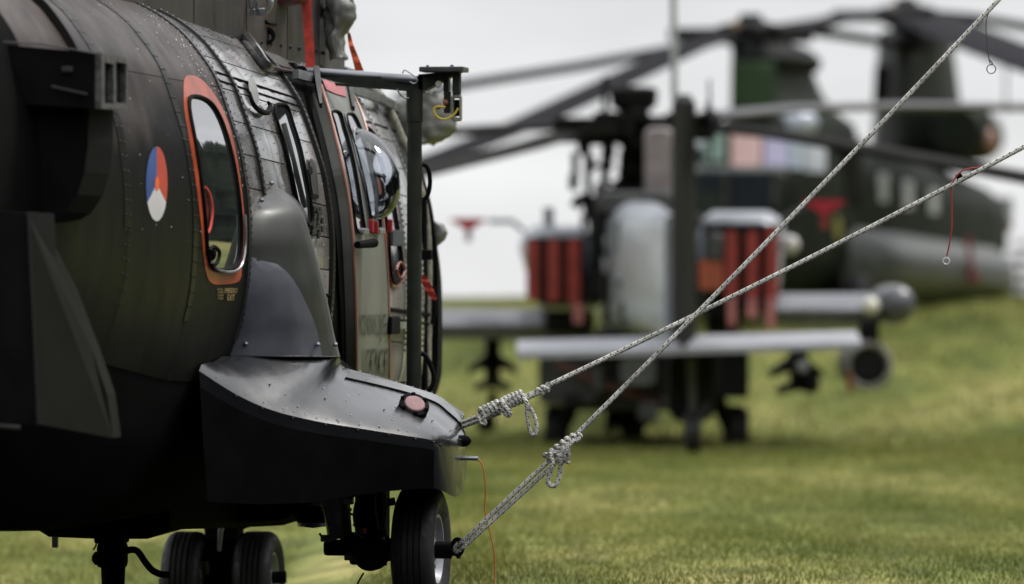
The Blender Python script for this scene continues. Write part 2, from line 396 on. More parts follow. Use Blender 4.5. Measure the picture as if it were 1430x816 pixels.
# ---- cross sections (px traced on the photo at three frames, closed with the belly)
def prof(ptspx, u, top, belly):
    pts = [top]
    for a, b_ in ptspx: q = U(a, b_, u); pts.append((q.x, q.z))
    pts += belly
    pts = [np.array(p, float) for p in pts]
    d = [0]
    for i in range(1, len(pts)): d.append(d[-1]+float(np.linalg.norm(pts[i]-pts[i-1])))
    d = np.array(d)/d[-1]; T = np.linspace(0, 1, 121); A = np.array(pts)
    B = np.stack([np.interp(T, d, A[:, 0]), np.interp(T, d, A[:, 1])], 1)
    for _ in range(3): B[1:-1] = (B[:-2]+2*B[1:-1]+B[2:])/4
    return B
S0 = prof([(190, 5), (224, 23), (257, 48), (280, 77), (300, 105), (314, 144), (324, 175), (335, 208), (342, 251), (346, 277), (348, 320), (347, 360), (344, 406), (338, 440), (326, 480)],
          0, (0, 3.30), [(.84, 1.15), (.72, .88), (.52, .66), (.28, .52), (0, .48)])
S5 = prof([(500, 108), (533, 139), (548, 167), (565, 200), (582, 245), (593, 285), (600, 330), (603, 367), (604, 446), (603, 520)],
          5.5, (0, 3.08), [(.93, .98), (.80, .72), (.5, .55), (0, .5)])
def scaled(B, kv, zt, zb):
    z0, z1 = B[0, 1], B[-1, 1]; R = B.copy(); R[:, 0] *= kv; R[:, 1] = zb+(B[:, 1]-z1)/(z0-z1)*(zt-zb); return R
SEC = [(-8.6, scaled(S0, .20, 3.05, 2.35)), (-5.0, scaled(S0, .50, 3.18, 1.55)), (-3.3, scaled(S0, .74, 3.26, .98)), (-2.2, scaled(S0, .875, 3.29, .66)),
       (-1.1, scaled(S0, .965, 3.30, .52)), (0, S0), (5.5, S5), (6.5, scaled(S5, .9, 2.75, .55)), (7.3, scaled(S5, .62, 2.1, .75)), (7.75, scaled(S5, .25, 1.55, 1.05))]
UA = np.array([s[0] for s in SEC]); UG = np.arange(-8.6, 7.751, .05)
G = np.zeros((len(UG), 121, 2))
for i, uu in enumerate(UG):
    # smooth (Catmull-like) blend between stations
    k = int(np.clip(np.searchsorted(UA, uu)-1, 0, len(SEC)-2)); f0 = (uu-UA[k])/(UA[k+1]-UA[k])
    f1 = f0
    G[i] = SEC[k][1]*(1-f1)+SEC[k+1][1]*f1
for _ in range(10):
    m_ = (UG[1:-1] < -.3) | (UG[1:-1] > 5.8)
    G[1:-1][m_] = ((G[:-2]+2*G[1:-1]+G[2:])/4)[m_]
def surf0(u, t):
    a = min(max((u+8.6)/.05, 0), len(UG)-1.001); b_ = min(max(t*120, 0), 119.999)
    i, j = int(a), int(b_); a -= i; b_ -= j
    q = (G[i, j]*(1-a)*(1-b_)+G[i+1, j]*a*(1-b_)+G[i, j+1]*(1-a)*b_+G[i+1, j+1]*a*b_)
    return Vector((q[0], u, q[1]))
def surf(u, t, off=0.0):
    p = surf0(u, t)
    if off:
        du = surf0(u+.06, t)-surf0(u-.06, t); dt = surf0(u, min(t+.012, 1))-surf0(u, max(t-.012, 0))
        n = dt.cross(du)
        if n.length > 1e-9:
            n.normalize()
            if n.x < 0 and t > .02: n = -n
            p = p+n*off
    return p
# coarse table of projected surface points for inverse look-ups
TU = np.arange(-4.5, 5.6, .1); TT = np.linspace(.02, .66, 65)
TAB = np.array([[C1.px(surf0(a, b_)) for b_ in TT] for a in TU])
def hit(px, py):
    d = (TAB[:, :, 0]-px)**2+(TAB[:, :, 1]-py)**2; i, j = np.unravel_index(np.argmin(d), d.shape)
    u, t = float(TU[i]), float(TT[j])
    for _ in range(12):
        x, y = C1.px(surf0(u, t)); xu, yu = C1.px(surf0(u+.02, t)); xt, yt = C1.px(surf0(u, t+.004))
        a, b_, c, d_ = (xu-x)/.02, (xt-x)/.004, (yu-y)/.02, (yt-y)/.004
        det = a*d_-b_*c
        if abs(det) < 1e-6: break
        ex, ey = px-x, py-y
        su = max(-.2, min(.2, (ex*d_-b_*ey)/det)); st = max(-.03, min(.03, (a*ey-ex*c)/det))
        u += su; t = min(.8, max(.01, t+st))
        if abs(ex)+abs(ey) < .05: break
    return u, t
def on(px, py, off=.0):
    u, t = hit(px, py); return surf(u, t, off)

# ---- base skin
def mirror(p): return Vector((-p[0], p[1], p[2]))
us = [x for x in UG[::4]]+[7.75]
rings = []
for uu in us:
    h = [surf0(uu, k/60) for k in range(61)]
    rings.append(h+[mirror(p) for p in h[-2:0:-1]])
m = M(); m.loft(rings); m.build("fuselage", dark, heli)

# ---- skin panels, each raised a few millimetres so that the joints read as dark gaps
tl_c = [.06, .125, .185, .235, .285, .33, .375, .42, .465, .51, .555, .60, .66]
tl_r = [.06, .285, .68]
def panel(u0, u1, t0, t1, off=.003, gap=.0035, mm=mskin, nm="skin_panel", side=1, nu=4, ntt=4, bg_=.0028):
    tg = gap/3.9; vs = []; top = []
    for i in range(nu+1):
        for j in range(ntt+1):
            uu = u0+gap+(u1-u0-2*gap)*i/nu; tt = t0+tg+(t1-t0-2*tg)*j/ntt
            bulge = bg_*math.sin(math.pi*i/nu)*math.sin(math.pi*j/ntt)*random.choice((-1, 1, 1))
            p = surf(uu, tt, off+bulge); q = surf(uu, tt, .0)
            if side < 0: p, q = mirror(p), mirror(q)
            top.append(p); vs.append(q)
    n = (nu+1)*(ntt+1); fs = []
    I = lambda i, j: i*(ntt+1)+j
    for i in range(nu):
        for j in range(ntt): fs.append((I(i, j), I(i+1, j), I(i+1, j+1), I(i, j+1)))
    a = [I(i, 0) for i in range(nu+1)]+[I(nu, j) for j in range(1, ntt+1)]+[I(i, ntt) for i in range(nu-1, -1, -1)]+[I(0, j) for j in range(ntt-1, 0, -1)]
    m = M(); m.add(top+vs, fs); m.add([], [])
    for k in range(len(a)):
        b2 = a[(k+1) % len(a)]; m.f.append((a[k], b2, b2+n, a[k]+n)); m.sm.append(False)
    return m.build(nm, mm, heli)
mside = mat("airframe_paint_weathered_brown", (.030, .028, .026), .3, nscale=2.4, col2=(.085, .072, .066), rvar=.08, bump=.02, bscale=7, rand=.35, spec=.5, coat=.4)
mlow = mat("airframe_paint_pinkish_grey", (.13, .118, .112), .5, nscale=2.5, col2=(.26, .235, .225), rvar=.1, bump=.03, bscale=9, rand=.25, spec=.3, stretch=(1, 1, .4))
ul = [0, .42, .86, 1.28, 1.75, 2.18]
ul2 = [3.42, 3.75, 4.15, 4.55, 4.95, 5.3, 5.6]
for L in (ul, ul2):
    for a, b_ in zip(L[:-1], L[1:]):
        for c, d in zip(tl_c[:-1], tl_c[1:]): panel(a, b_, c, d, mm=(mside if a == 0 else mlow if c > .5 else mskin))
for a, b_ in zip([2.18, 2.75, 3.42][:-1], [2.18, 2.75, 3.42][1:]):
    for c, d in ((.06, .125), (.125, .20)): panel(a, b_, c, d)
for a, b_ in zip([-3.3, -2.2, -1.12, 0][:-1], [-3.3, -2.2, -1.12, 0][1:]):
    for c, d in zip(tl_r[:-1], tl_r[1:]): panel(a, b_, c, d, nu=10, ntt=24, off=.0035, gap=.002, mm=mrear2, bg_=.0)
# raised frame bands (double rivet straps)
def band(u, wd, t0, t1, off, mm, nm="frame_strap"):
    m = M(); A = [surf(u-wd/2, t0+(t1-t0)*k/50, off) for k in range(51)]; B = [surf(u+wd/2, t0+(t1-t0)*k/50, off) for k in range(51)]
    A0 = [surf(u-wd/2-.004, t0+(t1-t0)*k/50, 0) for k in range(51)]; B0 = [surf(u+wd/2+.004, t0+(t1-t0)*k/50, 0) for k in range(51)]
    m.loft([A0, A, B, B0], caps=False, closed=False); return m.build(nm, mm, heli)
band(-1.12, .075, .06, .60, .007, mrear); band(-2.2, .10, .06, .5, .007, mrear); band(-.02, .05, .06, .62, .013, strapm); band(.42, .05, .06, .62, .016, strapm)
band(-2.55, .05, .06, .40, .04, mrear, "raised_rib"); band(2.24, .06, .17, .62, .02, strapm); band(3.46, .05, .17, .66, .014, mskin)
band(4.55, .04, .1, .66, .013, mskin); band(5.1, .04, .1, .66, .013, mskin); band(5.5, .05, .1, .66, .04, black, "door_rim")
# long stringer seams
def seam(t, u0, u1, off, r, mm=dark, nm="stringer"):
    m = M(); m.tube([surf(u0+(u1-u0)*k/24, t, off) for k in range(25)], r, 6); m.build(nm, mm, heli)
seam(hit(330, 112)[1] if False else .262, .0, 2.2, .007, .005); seam(.275, .0, 2.2, .007, .004)
seam(.262, 3.5, 5.5, .007, .005); seam(.545, 1.3, 2.2, .008, .008); seam(.553, 3.5, 5.5, .01, .012); seam(.567, 3.5, 5.5, .01, .009)
# rivets
riv = M()
def rivet_line(u, t0, t1, step=.034, r=.0075, off=.018):
    n = int((t1-t0)*3.9/step)
    for k in range(n):
        t_ = t0+(t1-t0)*k/n; p = surf(u, t_, off-.003); nn = (surf(u, t_, off+.004)-p).normalized()
        a = nn.orthogonal().normalized(); b2 = nn.cross(a)
        vs = [p+(a*math.cos(q*math.pi/3)+b2*math.sin(q*math.pi/3))*r for q in range(6)]+[p+nn*.006]
        riv.add(vs, [(q, (q+1) % 6, 6) for q in range(6)])
for uu, of in ((-.044, .006), (.005, .016), (.42, .02), (-1.09, .011), (-1.145, .011), (-2.17, .011), (-2.23, .011), (2.24, .024), (3.46, .018), (4.55, .017), (5.1, .017)): rivet_line(uu, .08, .62, .034 if uu > -.5 else .075, .0105 if uu > -.5 else .008, of)
for uu in (.14, .28, .62, 1.0, 1.14, 1.5, 1.9, 2.05, 3.6, 3.95, 4.3, 4.75, 5.4): rivet_line(uu, .09, .62, .055, .0045, .010)
for tt_ in (.20, .36, .5):
    for k in range(52):
        u_ = -3.2+k*.06
        if -1.2 < u_ and tt_ > .3: continue
        p = surf(u_, tt_, .0035); nn = (surf(u_, tt_, .012)-p).normalized(); a = nn.orthogonal().normalized(); b2 = nn.cross(a)
        riv.add([p+(a*math.cos(q*math.pi/3)+b2*math.sin(q*math.pi/3))*.0045 for q in range(6)]+[p+nn*.003], [(q, (q+1) % 6, 6) for q in range(6)])
riv.build("rivet", sealant, heli, kind='stuff')

chip = M(); rc = random.Random(11)
for k in range(420):
    if k < 300: u_, t_ = rc.gauss(-.25, .22), rc.uniform(.16, .42)
    else: u_, t_ = rc.uniform(-2.4, 2.2), rc.uniform(.12, .5)
    r_ = rc.choice((.002, .003, .003, .0045)); p = surf(u_, t_, .0045); nn = (surf(u_, t_, .012)-p).normalized(); a = nn.orthogonal().normalized(); b2 = nn.cross(a)
    chip.add([p+(a*math.cos(q*math.pi/2+.4)*rc.uniform(.7, 2)+b2*math.sin(q*math.pi/2+.4)*rc.uniform(.7, 1.3))*r_ for q in range(4)]+[p+nn*.002], [(0, 1, 4), (1, 2, 4), (2, 3, 4), (3, 0, 4)])
chip.build("paint_chip", mat("bare_chip", (.38, .37, .36), .4), heli, kind='stuff')
# ---- surface-mounted pieces traced on the photo
def outline3(pts, off, n=3): return [on(a, b_, off) for a, b_ in cr_closed(pts, n)]
def patch(pts, off, nm, mm, parent, n=3, nr=5, thick=None, bulge=0.0):
    o2 = cr_closed(pts, n); c = sum(o2)/len(o2); m = M(); rings = []
    for k in range(nr, 0, -1):
        f0 = k/nr; rings.append([on(*(c+(p-c)*f0), off+bulge*(1-f0*f0)) for p in o2])
    cc = on(*c, off+bulge)
    L = len(o2)
    m.loft(rings, caps=False); m.add(rings[-1]+[cc], [(q, (q+1) % L, L) for q in range(L)])
    if thick: m.loft([rings[0], [on(*p, off-thick) for p in o2]], caps=False, sm=False)
    return m.build(nm, mm, parent)
def strip(outer, inner, off, nm, mm, parent, n=3, thick=.006):
    A, B = cr_closed(outer, n), cr_closed(inner, n); m = M()
    m.loft([[on(*p, off-thick) for p in A], [on(*p, off) for p in A], [on(*p, off) for p in B], [on(*p, off-thick) for p in B]], caps=False)
    return m.build(nm, mm, parent)
def rimtube(pts, off, r, nm, mm, parent, n=3):
    m = M(); m.tube(outline3(pts, off, n), r, 8, closed=True); return m.build(nm, mm, parent)
def grow(pts, d):
    c = sum(np.array(p, float) for p in pts)/len(pts); return [tuple(np.array(p)+(np.array(p)-c)/np.linalg.norm(np.array(p)-c)*d) for p in pts]

# rear emergency window
ew = [(262, 139), (272, 136), (286, 141), (297, 152), (308, 174), (318, 206), (327, 250), (333, 300), (334, 335), (331, 362), (323, 374), (306, 377), (294, 372), (287, 354), (283, 303), (276, 240), (268, 190), (262, 158)]
ewo = [(253, 112), (268, 106), (284, 114), (299, 132), (312, 155), (323, 185), (333, 232), (340, 290), (341, 335), (338, 368), (330, 392), (308, 397), (289, 394), (281, 368), (275, 303), (267, 240), (259, 190), (253, 150)]
ewo = [(a+(3 if (a-297)*.9+(b_-250)*-.25 < 0 else -1.5), b_) for a, b_ in ewo]
win = strip(ewo, ew, .0065, "emergency_window_surround", redp, heli)
wp = patch(ew, .008, "window", glassm, heli, nr=6)
rimtube(ew, .012, .011, "frame", black, wp)
mirf = M(); mirf.tube([on(a, b_, .026) for a, b_ in cr_open([(289, 366), (297, 376), (312, 380), (326, 376), (333, 362), (336, 335), (335, 300)], 4)], .008, 6); mirf.build("sill", steel, wp)
hk = M(); hk.ball(on(291, 354, .02), .035, 10, (.6, .6, 1)); hk.tube([on(a, b_, .03) for a, b_ in cr_open([(284, 350), (290, 344), (298, 352), (295, 366), (288, 370)], 4)], .010, 6); hk.build("latch", black, wp)
ct = M(); ct.tube([on(a, b_, .02) for a, b_ in cr_open([(281, 262), (287, 272), (291, 292), (289, 314), (285, 326)], 4)], .007, 6); ct.build("pull_cord", redcloth, wp)

# roundel: four painted fields
rx, ry, rcx, rcy = 15.0, 52.0, 217.3, 257.0
def sector(a0, a1, nm, mm, off, r0=0.0, r1=1.0):
    m = M(); na, nr = 22, 6; rows = []
    for k in range(nr+1):
        r = r0+(r1-r0)*k/nr
        rows.append([on(rcx+rx*r*math.cos(math.radians(a0+(a1-a0)*q/na)), rcy-ry*r*math.sin(math.radians(a0+(a1-a0)*q/na)), off) for q in range(na+1)])
    m.loft(rows, caps=False, closed=False); m.build(nm, mm, roundel)
roundel = thing("roundel", "", ""); del roundel['label'], roundel['category']; roundel.parent = heli; roundel['label'] = 'air force roundel in red, white and blue with an orange centre'
roundel.location = (0, 0, 0)
sector(90, 210, "blue_field", mat("roundel_blue", (.035, .075, .22), .45, .12), .006)
sector(210, 330, "white_field", mat("roundel_white", (.56, .55, .53), .5, .06), .006)
sector(-30, 90, "red_field", mat("roundel_red", (.42, .055, .03), .45, .15), .006)
sector(0, 360, "orange_disc", mat("roundel_orange", (.75, .14, .02), .45, .1), .0075, 0, .19)

# lettering mapped on the skin
def letters(txt, x0, y0, x1, y1, nm, mm, off=.012, slant=0.0, mapper=None):
    cu = bpy.data.curves.new("lettering", 'FONT'); cu.body = txt; cu.align_x = 'CENTER'; cu.resolution_u = 2
    ob = bpy.data.objects.new("lettering", cu); COL.objects.link(ob)
    bpy.context.view_layer.update()
    me = bpy.data.meshes.new_from_object(ob.evaluated_get(bpy.context.evaluated_depsgraph_get()))
    bpy.data.objects.remove(ob)
    co = np.array([v.co[:] for v in me.vertices]); a, b_ = co.min(0), co.max(0)
    for v in me.vertices:
        fx = (v.co.x-a[0])/(b_[0]-a[0]); fy = (v.co.y-a[1])/(b_[1]-a[1])
        X, Y = x0+(x1-x0)*fx+slant*(1-fy), y1+(y0-y1)*fy
        v.co = mapper(X, Y) if mapper else on(X, Y, off)
    me.materials.clear(); me.materials.append(mm); me.update()
    o = bpy.data.objects.new(nm, me); COL.objects.link(o); o.parent = heli; return o
letters("EMERGENCY", 310, 402, 328, 409, "lettering", yellowp, .014); letters("EXIT", 314, 411, 324, 419, "lettering", yellowp, .014)
for k, s_ in enumerate(("PULL", "TAPE", "PUSH", "WINDOW")): letters(s_, 300.5, 402.5+k*4.2, 308, 405+k*4.2, "small_lettering", yellowp, .014)

# ---- second window (behind the main gear fairing)
def window(ol, nm="window", off=.016, rim=.008, rimm=black, pane=glassm, n=3):
    o = patch(ol, off, nm, pane, heli, nr=4, n=n); rimtube(ol, off+.008, rim, "frame", rimm, o, n=n); return o
w2 = window([(378, 151), (388, 148), (396, 152), (404, 176), (413, 205), (419, 232), (426, 268), (430, 296), (430, 312), (424, 314), (412, 290), (404, 256), (397, 224), (390, 197), (381, 170)])
br = M(); br.tube([on(a, b_, .02) for a, b_ in ((392, 175), (400, 205), (410, 245), (421, 290))], .012, 6); br.build("blind_edge", olive, w2)

# grab recess, latch plates
rec = patch([(429, 226), (433, 224), (438, 232), (441, 262), (441, 276), (436, 278), (432, 262)], .014, "grab_recess", olive, heli, nr=3)
for pts in ([(426, 236), (431, 234), (432, 243), (428, 245)], [(432, 272), (440, 273), (440, 278), (433, 277)], [(440, 408), (444, 406), (446, 420), (443, 424)]): patch(pts, .018, "latch_slot", black, heli, nr=2)
lp = M()
for k in range(26):
    a = random.uniform(432, 446); b_ = random.uniform(290, 330)+(a-432)*.5; lp.bbox(on(a, b_, .016), (.012, .05, random.uniform(.012, .05)), .003)
lp.build("fastener_plate", sealant, heli, kind='stuff')

# ---- round vent with rain lip, near the top of the rear frame
rv = patch([(343, 112), (349, 112), (354, 124), (357, 140), (354, 148), (348, 142), (343, 126)], .02, "oval_vent", mat("oval_vent_grey", (.2, .2, .19), .5), heli, nr=3)
rl = M(); rl.tube([on(a, b_, .03) for a, b_ in cr_open([(341, 132), (346, 148), (356, 158), (366, 160), (370, 151), (367, 146)], 5)], [.008+.007*math.sin(math.pi*k/25) for k in range(26)], 8); rl.build("rain_lip", black, heli)

# ---- door opening, sliding door
def ribbon(ptsA, ptsB, off, nm, mm, parent, n=5, thick=.02, offB=None):
    A, B = cr_open(ptsA, n), cr_open(ptsB, n); K = 5; rows = []
    for k in range(K+1):
        f0 = k/K; o_ = off if offB is None else off+(offB-off)*f0
        rows.append([on(*(a*(1-f0)+b_*f0), o_) for a, b_ in zip(A, B)])
    m = M(); m.loft(rows, caps=False, closed=False)
    m.loft([[on(*p, off-thick) for p in A], rows[0]], caps=False, closed=False, sm=False); m.loft([rows[-1], [on(*p, off-thick) for p in B]], caps=False, closed=False, sm=False)
    return m.build(nm, mm, parent)
dl = [(424, 128), (437, 178), (449, 228), (458, 278), (465, 330), (469, 389), (472, 440), (474, 520)]   # left edge of the dark jamb
dj = [(431, 128), (445, 178), (457, 228), (467, 278), (473, 330), (476, 389), (478, 440), (479, 522)]
dr = [(468, 128), (486, 160), (500, 210), (510, 262), (517, 312), (522, 370), (525, 440), (526, 530)]
ribbon(dl, dj, .018, "door_jamb", black, heli, thick=.015)
door = ribbon(dj, dr, .075, "sliding_door", mat("door_green_grey", (.115, .12, .10), .48, nscale=2, col2=(.175, .178, .155), rvar=.08, coat=.0, stretch=(1, 1, .35), bump=.08, bscale=10), heli, thick=.06)
def edge(pts, off, r, nm, mm, parent, n=5): m = M(); m.tube([on(a, b_, off) for a, b_ in cr_open(pts, n)], r, 6); return m.build(nm, mm, parent)
orange_edge = mat("salmon_edge_paint", (.42, .20, .14), .4, .25, nscale=6)
edge(dj, .078, .009, "edge_trim", orange_edge, door); edge([(a-.5, b_) for a, b_ in dr], .078, .007, "edge_trim", orange_edge, door)
pk = [(433, 122), (450, 127), (464, 132), (467, 146), (452, 142), (438, 136)]
patch(pk, .082, "red_warning_band", mat("faded_red_paint", (.42, .10, .11), .45, .3, nscale=10), door, nr=3, n=1)
def dwindow(ol, nm="window"):
    o = patch(ol, .082, nm, glassm, door, nr=4, n=3); rimtube(ol, .088, .007, "frame", black, o, n=3)
    rimtube(grow(ol, 1.4), .083, .004, "seal", steel, o, n=3); return o
dw1 = dwindow([(443, 166), (449, 164), (456, 168), (461, 186), (467, 206), (474, 236), (481, 277), (486, 311), (487, 323), (478, 326), (474, 312), (468, 272), (461, 235), (454, 208), (447, 180)])
dw2 = dwindow([(464, 170), (470, 168), (476, 171), (484, 188), (495, 222), (503, 262), (509, 300), (510, 322), (501, 326), (497, 310), (489, 265), (481, 232), (473, 203), (467, 184)])
# bubble window: clear blown acrylic bulging out of the door
bo = [(474, 190), (482, 186), (494, 191), (507, 203), (518, 218), (527, 236), (532, 258), (530, 274), (523, 290), (512, 302), (502, 311), (497, 303), (490, 270), (482, 235), (476, 210)]
bub = M(); inner = cr_closed([(474, 190), (480, 188), (487, 200), (494, 222), (500, 250), (505, 280), (505, 306), (501, 310), (496, 302), (490, 270), (482, 235), (476, 210)], 4)
outer_ = cr_closed([(474, 190), (481, 186), (494, 190), (507, 203), (519, 220), (527, 238), (532, 259), (530, 276), (520, 292), (508, 305), (500, 310), (485, 240)], 4)
# silhouette points pushed outwards (local x) so the dome projects to the traced outline
L_ = len(inner); cI = sum(inner)/L_
rowsb = []
base3 = [on(*p, .085) for p in inner]; c3 = sum(base3, Vector())/L_
push = 0.19
for k in range(9):
    f0 = k/8; s_ = math.cos(f0*math.pi/2); h_ = math.sin(f0*math.pi/2)
    rowsb.append([c3+(p-c3)*max(s_, .02)+Vector((push*h_, -.04*h_, 0)) for p in base3])
bub.loft(rowsb, caps=False); bm_ = bpy.data.materials.new("bubble_acrylic"); bm_.use_nodes = True; t = bm_.node_tree; t.nodes.clear()
o_ = N(t, "ShaderNodeOutputMaterial"); tr_ = N(t, "ShaderNodeBsdfTransparent"); tr_.inputs[0].default_value = (.80, .83, .87, 1); gl_ = N(t, "ShaderNodeBsdfGlossy"); gl_.inputs['Roughness'].default_value = .03
fr_ = N(t, "ShaderNodeFresnel"); fr_.inputs[0].default_value = 1.9; ms_ = N(t, "ShaderNodeMixShader"); t.links.new(fr_.outputs[0], ms_.inputs[0]); t.links.new(tr_.outputs[0], ms_.inputs[1]); t.links.new(gl_.outputs[0], ms_.inputs[2]); t.links.new(ms_.outputs[0], o_.inputs[0])
bw = bub.build("bubble_window", bm_, door)
rb = M(); rb.tube(base3, .008, 6, closed=True); rb.build("rim", steel, bw)
for a, b_, c in ((492, 318, 1), (499, 320, 1), (519, 318, 1)):
    q = M(); q.bbox(on(a, b_, .105), (.026, .04, .072), .008); q.build("red_latch", mat("latch_red", (.33, .012, .022), .4, .1), door)
for a, b_ in ((483, 325), (506, 325)):
    q = M(); q.bbox(on(a, b_, .10), (.03, .16, .035), .01); q.build("sill_catch", steel, door)
hd = M(); p0, p1 = on(471, 343, .11), on(487, 341, .14); hd.tube([p0, p0+(p1-p0)*.7, p1], [.02, .024, .026], 10); hd.build("door_handle", black, door)
letters("KONINKLIJKE", 482, 437, 519, 475, "lettering", mat("worn_black_stencil", (.03, .035, .028), .6, .4), .082, 2)
letters("LUCHTMACHT", 486, 484, 523, 521, "lettering", MATS["worn_black_stencil"], .082, 1)

# ---- small window strip and front emergency window
window([(485, 178), (490, 176), (497, 184), (503, 192), (513, 222), (520, 250), (528, 286), (533, 318), (532, 330), (523, 332), (519, 318), (512, 290), (504, 250), (495, 210)], off=.015, rim=.006)
we = [(507, 183), (513, 184), (520, 196), (531, 225), (541, 258), (548, 303), (554, 345), (557, 378), (554, 391), (546, 396), (541, 385), (538, 340), (533, 300), (527, 255), (518, 215)]
fw = window(we, off=.016, rim=.008)
strip(grow(we, 5.5), grow(we, 1.2), .02, "emergency_window_surround", redp, heli)
bx = M(); bx.bbox(on(548, 333, .025), (.02, .35, .09), .004); bx.build("inner_curtain", mat("dark_curtain", (.03, .035, .04), .8), heli)
rg = M(); rg.tube([on(a, b_, .05) for a, b_ in cr_closed([(545, 368), (550, 368), (553, 378), (550, 387), (545, 386), (542, 377)], 3)], .007, 6, closed=True); rg.build("pull_ring", mat("dark_red_ring", (.22, .02, .015), .5), heli)
# tracks and rails on the side
rail = M(); a, b_ = on(519, 452, .05), on(571, 455, .05); rail.tube([a, b_], .028, 4, phase=.78); rail.build("door_rail", steel, heli)
rs = M(); rs.bbox(on(529, 453, .07), (.06, .28, .10), .01); rs.build("rail_carriage", black, heli)
# dark patches of worn fittings between door and front frame
wf = M()
for k in range(46):
    a = random.uniform(522, 541); b_ = random.uniform(345, 520)
    if 440 < b_ < 465: continue
    wf.bbox(on(a, b_, .013), (.008, random.uniform(.02, .06), random.uniform(.01, .035)), .002)
wf.build("side_fastener", sealant, heli, kind='stuff')
upper = M()
q0 = [on(a, b_, .06) for a, b_ in ((400, 112), (440, 122), (480, 133), (520, 146), (556, 155))]
upper.tube(q0, .035, 4, phase=.78, squash=.7); upper.build("door_rail", steel, heli)
for a, b_ in ((423, 135), (470, 140)):
    q = M(); t0_ = on(a, b_-22, .09); t1_ = on(a+4, b_+22, .09); q.tube([t0_, t0_+(t1_-t0_)*.5, t1_], [.045, .042, .02], 4, phase=.78, squash=.5); q.build("rail_bracket", strapm, heli)

# ---- main gear shoulder fairing on the fuselage side
rowsf = []
FR = [(261, 377, 382, .06), (266, 371, 390, .12), (273, 365, 399, .2), (285, 358, 409, .3), (300, 353, 418, .4), (330, 349.5, 428, .5), (360, 347.5, 437, .55), (400, 343.5, 447, .58), (440, 337, 456, .6), (470, 330, 462, .6), (499.5, 320, 470, .6)]
for py, xl, xr, ur in FR:
    ul_, tl_ = hit(xl, py); A = surf(ul_, tl_, -.01); R = U(xr, py, ul_+ur); z = A.z
    A2 = Vector((A.x, A.y, R.z)) if abs(A.z-R.z) < .4 else A
    n = (Vector((R.y-A.y, -(R.x-A.x), 0))); n.normalize(); wd = (R-A).length
    pts = [A]
    for f0, bl in ((.08, .055), (.22, .10), (.45, .135), (.7, .13), (.88, .085)): pts.append(A+(R-A)*f0+n*wd*bl)
    pts += [R, R+Vector((.004, .03, 0)), R+Vector((-.01, .16, 0)), R+Vector((-.07, .45, 0))]
    uu = ul_+ur+1.2; tt = tl_; B = surf(uu, tt, -.02); B.z = R.z; pts.append(B)
    rowsf.append(pts)
m = M(); rf2 = []
for k in range(len(rowsf[0])): rf2.append(cr_open([r[k] for r in rowsf], 4))
rings = [[Vector(rf2[k][i]) for k in range(len(rf2))] for i in range(len(rf2[0]))]
m.loft(rings, caps=False, closed=False); fair = m.build("gear_fairing", olive, heli)
m = M(); m.tube([r[0]+Vector((.006, -.012, 0)) for r in rings], .009, 6); m.build("fairing_seam", sealant, fair)
m = M()
for i_, j_ in ((0, 2), (6, 0), (38, 1), (38, 4), (38, 8-2), (12, 1), (20, 0)):
    p = rings[min(i_, len(rings)-1)][j_]; m = M(); m.ball(p+Vector((.01, -.015, .02)), .013, 8); m.build("screw", steel, fair)
# grey-blue primer patch on the lower part (an arch-shaped repaint)
primer = mat("blue_grey_primer", (.085, .09, .108), .38, .25, nscale=4, rvar=.1, bump=.05, bscale=25, coat=.1)
arch = []
for i in range(len(rings)):
    row = rings[i]; zz = row[0].z; f_ = (i-24)/(len(rings)-1-24)
    if f_ < 0: continue
    kx = .06+.68*math.sqrt(max(0, 1-(1-f_)**2)) if f_ < 1 else .74
    L0, L1 = (.0, kx)
    pts = []
    cum = [0]
    for a, b_ in zip(row[:6], row[1:7]): cum.append(cum[-1]+(Vector(b_)-Vector(a)).length)
    for q in range(13):
        s_ = cum[-1]*(L0+(L1-L0)*q/12); k_ = max(0, min(5, int(np.searchsorted(cum, s_)-1))); fr = (s_-cum[k_])/(cum[k_+1]-cum[k_])
        pts.append(Vector(row[k_])*(1-fr)+Vector(row[k_+1])*fr+Vector((.003, -.004, 0)))
    arch.append(pts)
m = M(); m.loft(arch, caps=False, closed=False); m.build("primer_patch", primer, fair)
m = M(); m.tube([r+Vector((.004, -.006, .004)) for r in rings[-1][:8]], .004, 6); m.build("base_seam", sealant, fair)

# ---- sponson (undercarriage stub wing)
ST = [ # rear edge px,py,u | mid top | far top | bottom px,py
 ((278, 518), -.62, (298, 506), (321, 497), -.05, (290, 700)),
 ((330, 551), -.45, (362, 520), (396, 497), .28, (340, 703)),
 ((380, 573), -.30, (428, 530), (467, 496.5), .58, (390, 703)),
 ((440, 588), -.10, (466, 540), (481, 513), .85, (445, 700)),
 ((500, 598), .10, (516, 551), (530, 526), 1.2, (503, 690)),
 ((556, 607), .30, (567, 562), (577, 541), 1.5, (558, 684)),
 ((600, 614), .48, (606, 576), (610, 552), 1.6, (600, 682)),
 ((616, 619), .58, (624, 590), (628, 565), 1.6, (618, 686)),
 ((632, 624), .76, (640, 603), (642, 581), 1.6, (636, 694)),
 ((645, 632), 1.05, (649, 618), (649.5, 600), 1.6, (648, 684)),
 ((650, 650), 1.5, (651, 636), (650.5, 622), 1.7, (649.5, 672))]
rows = []
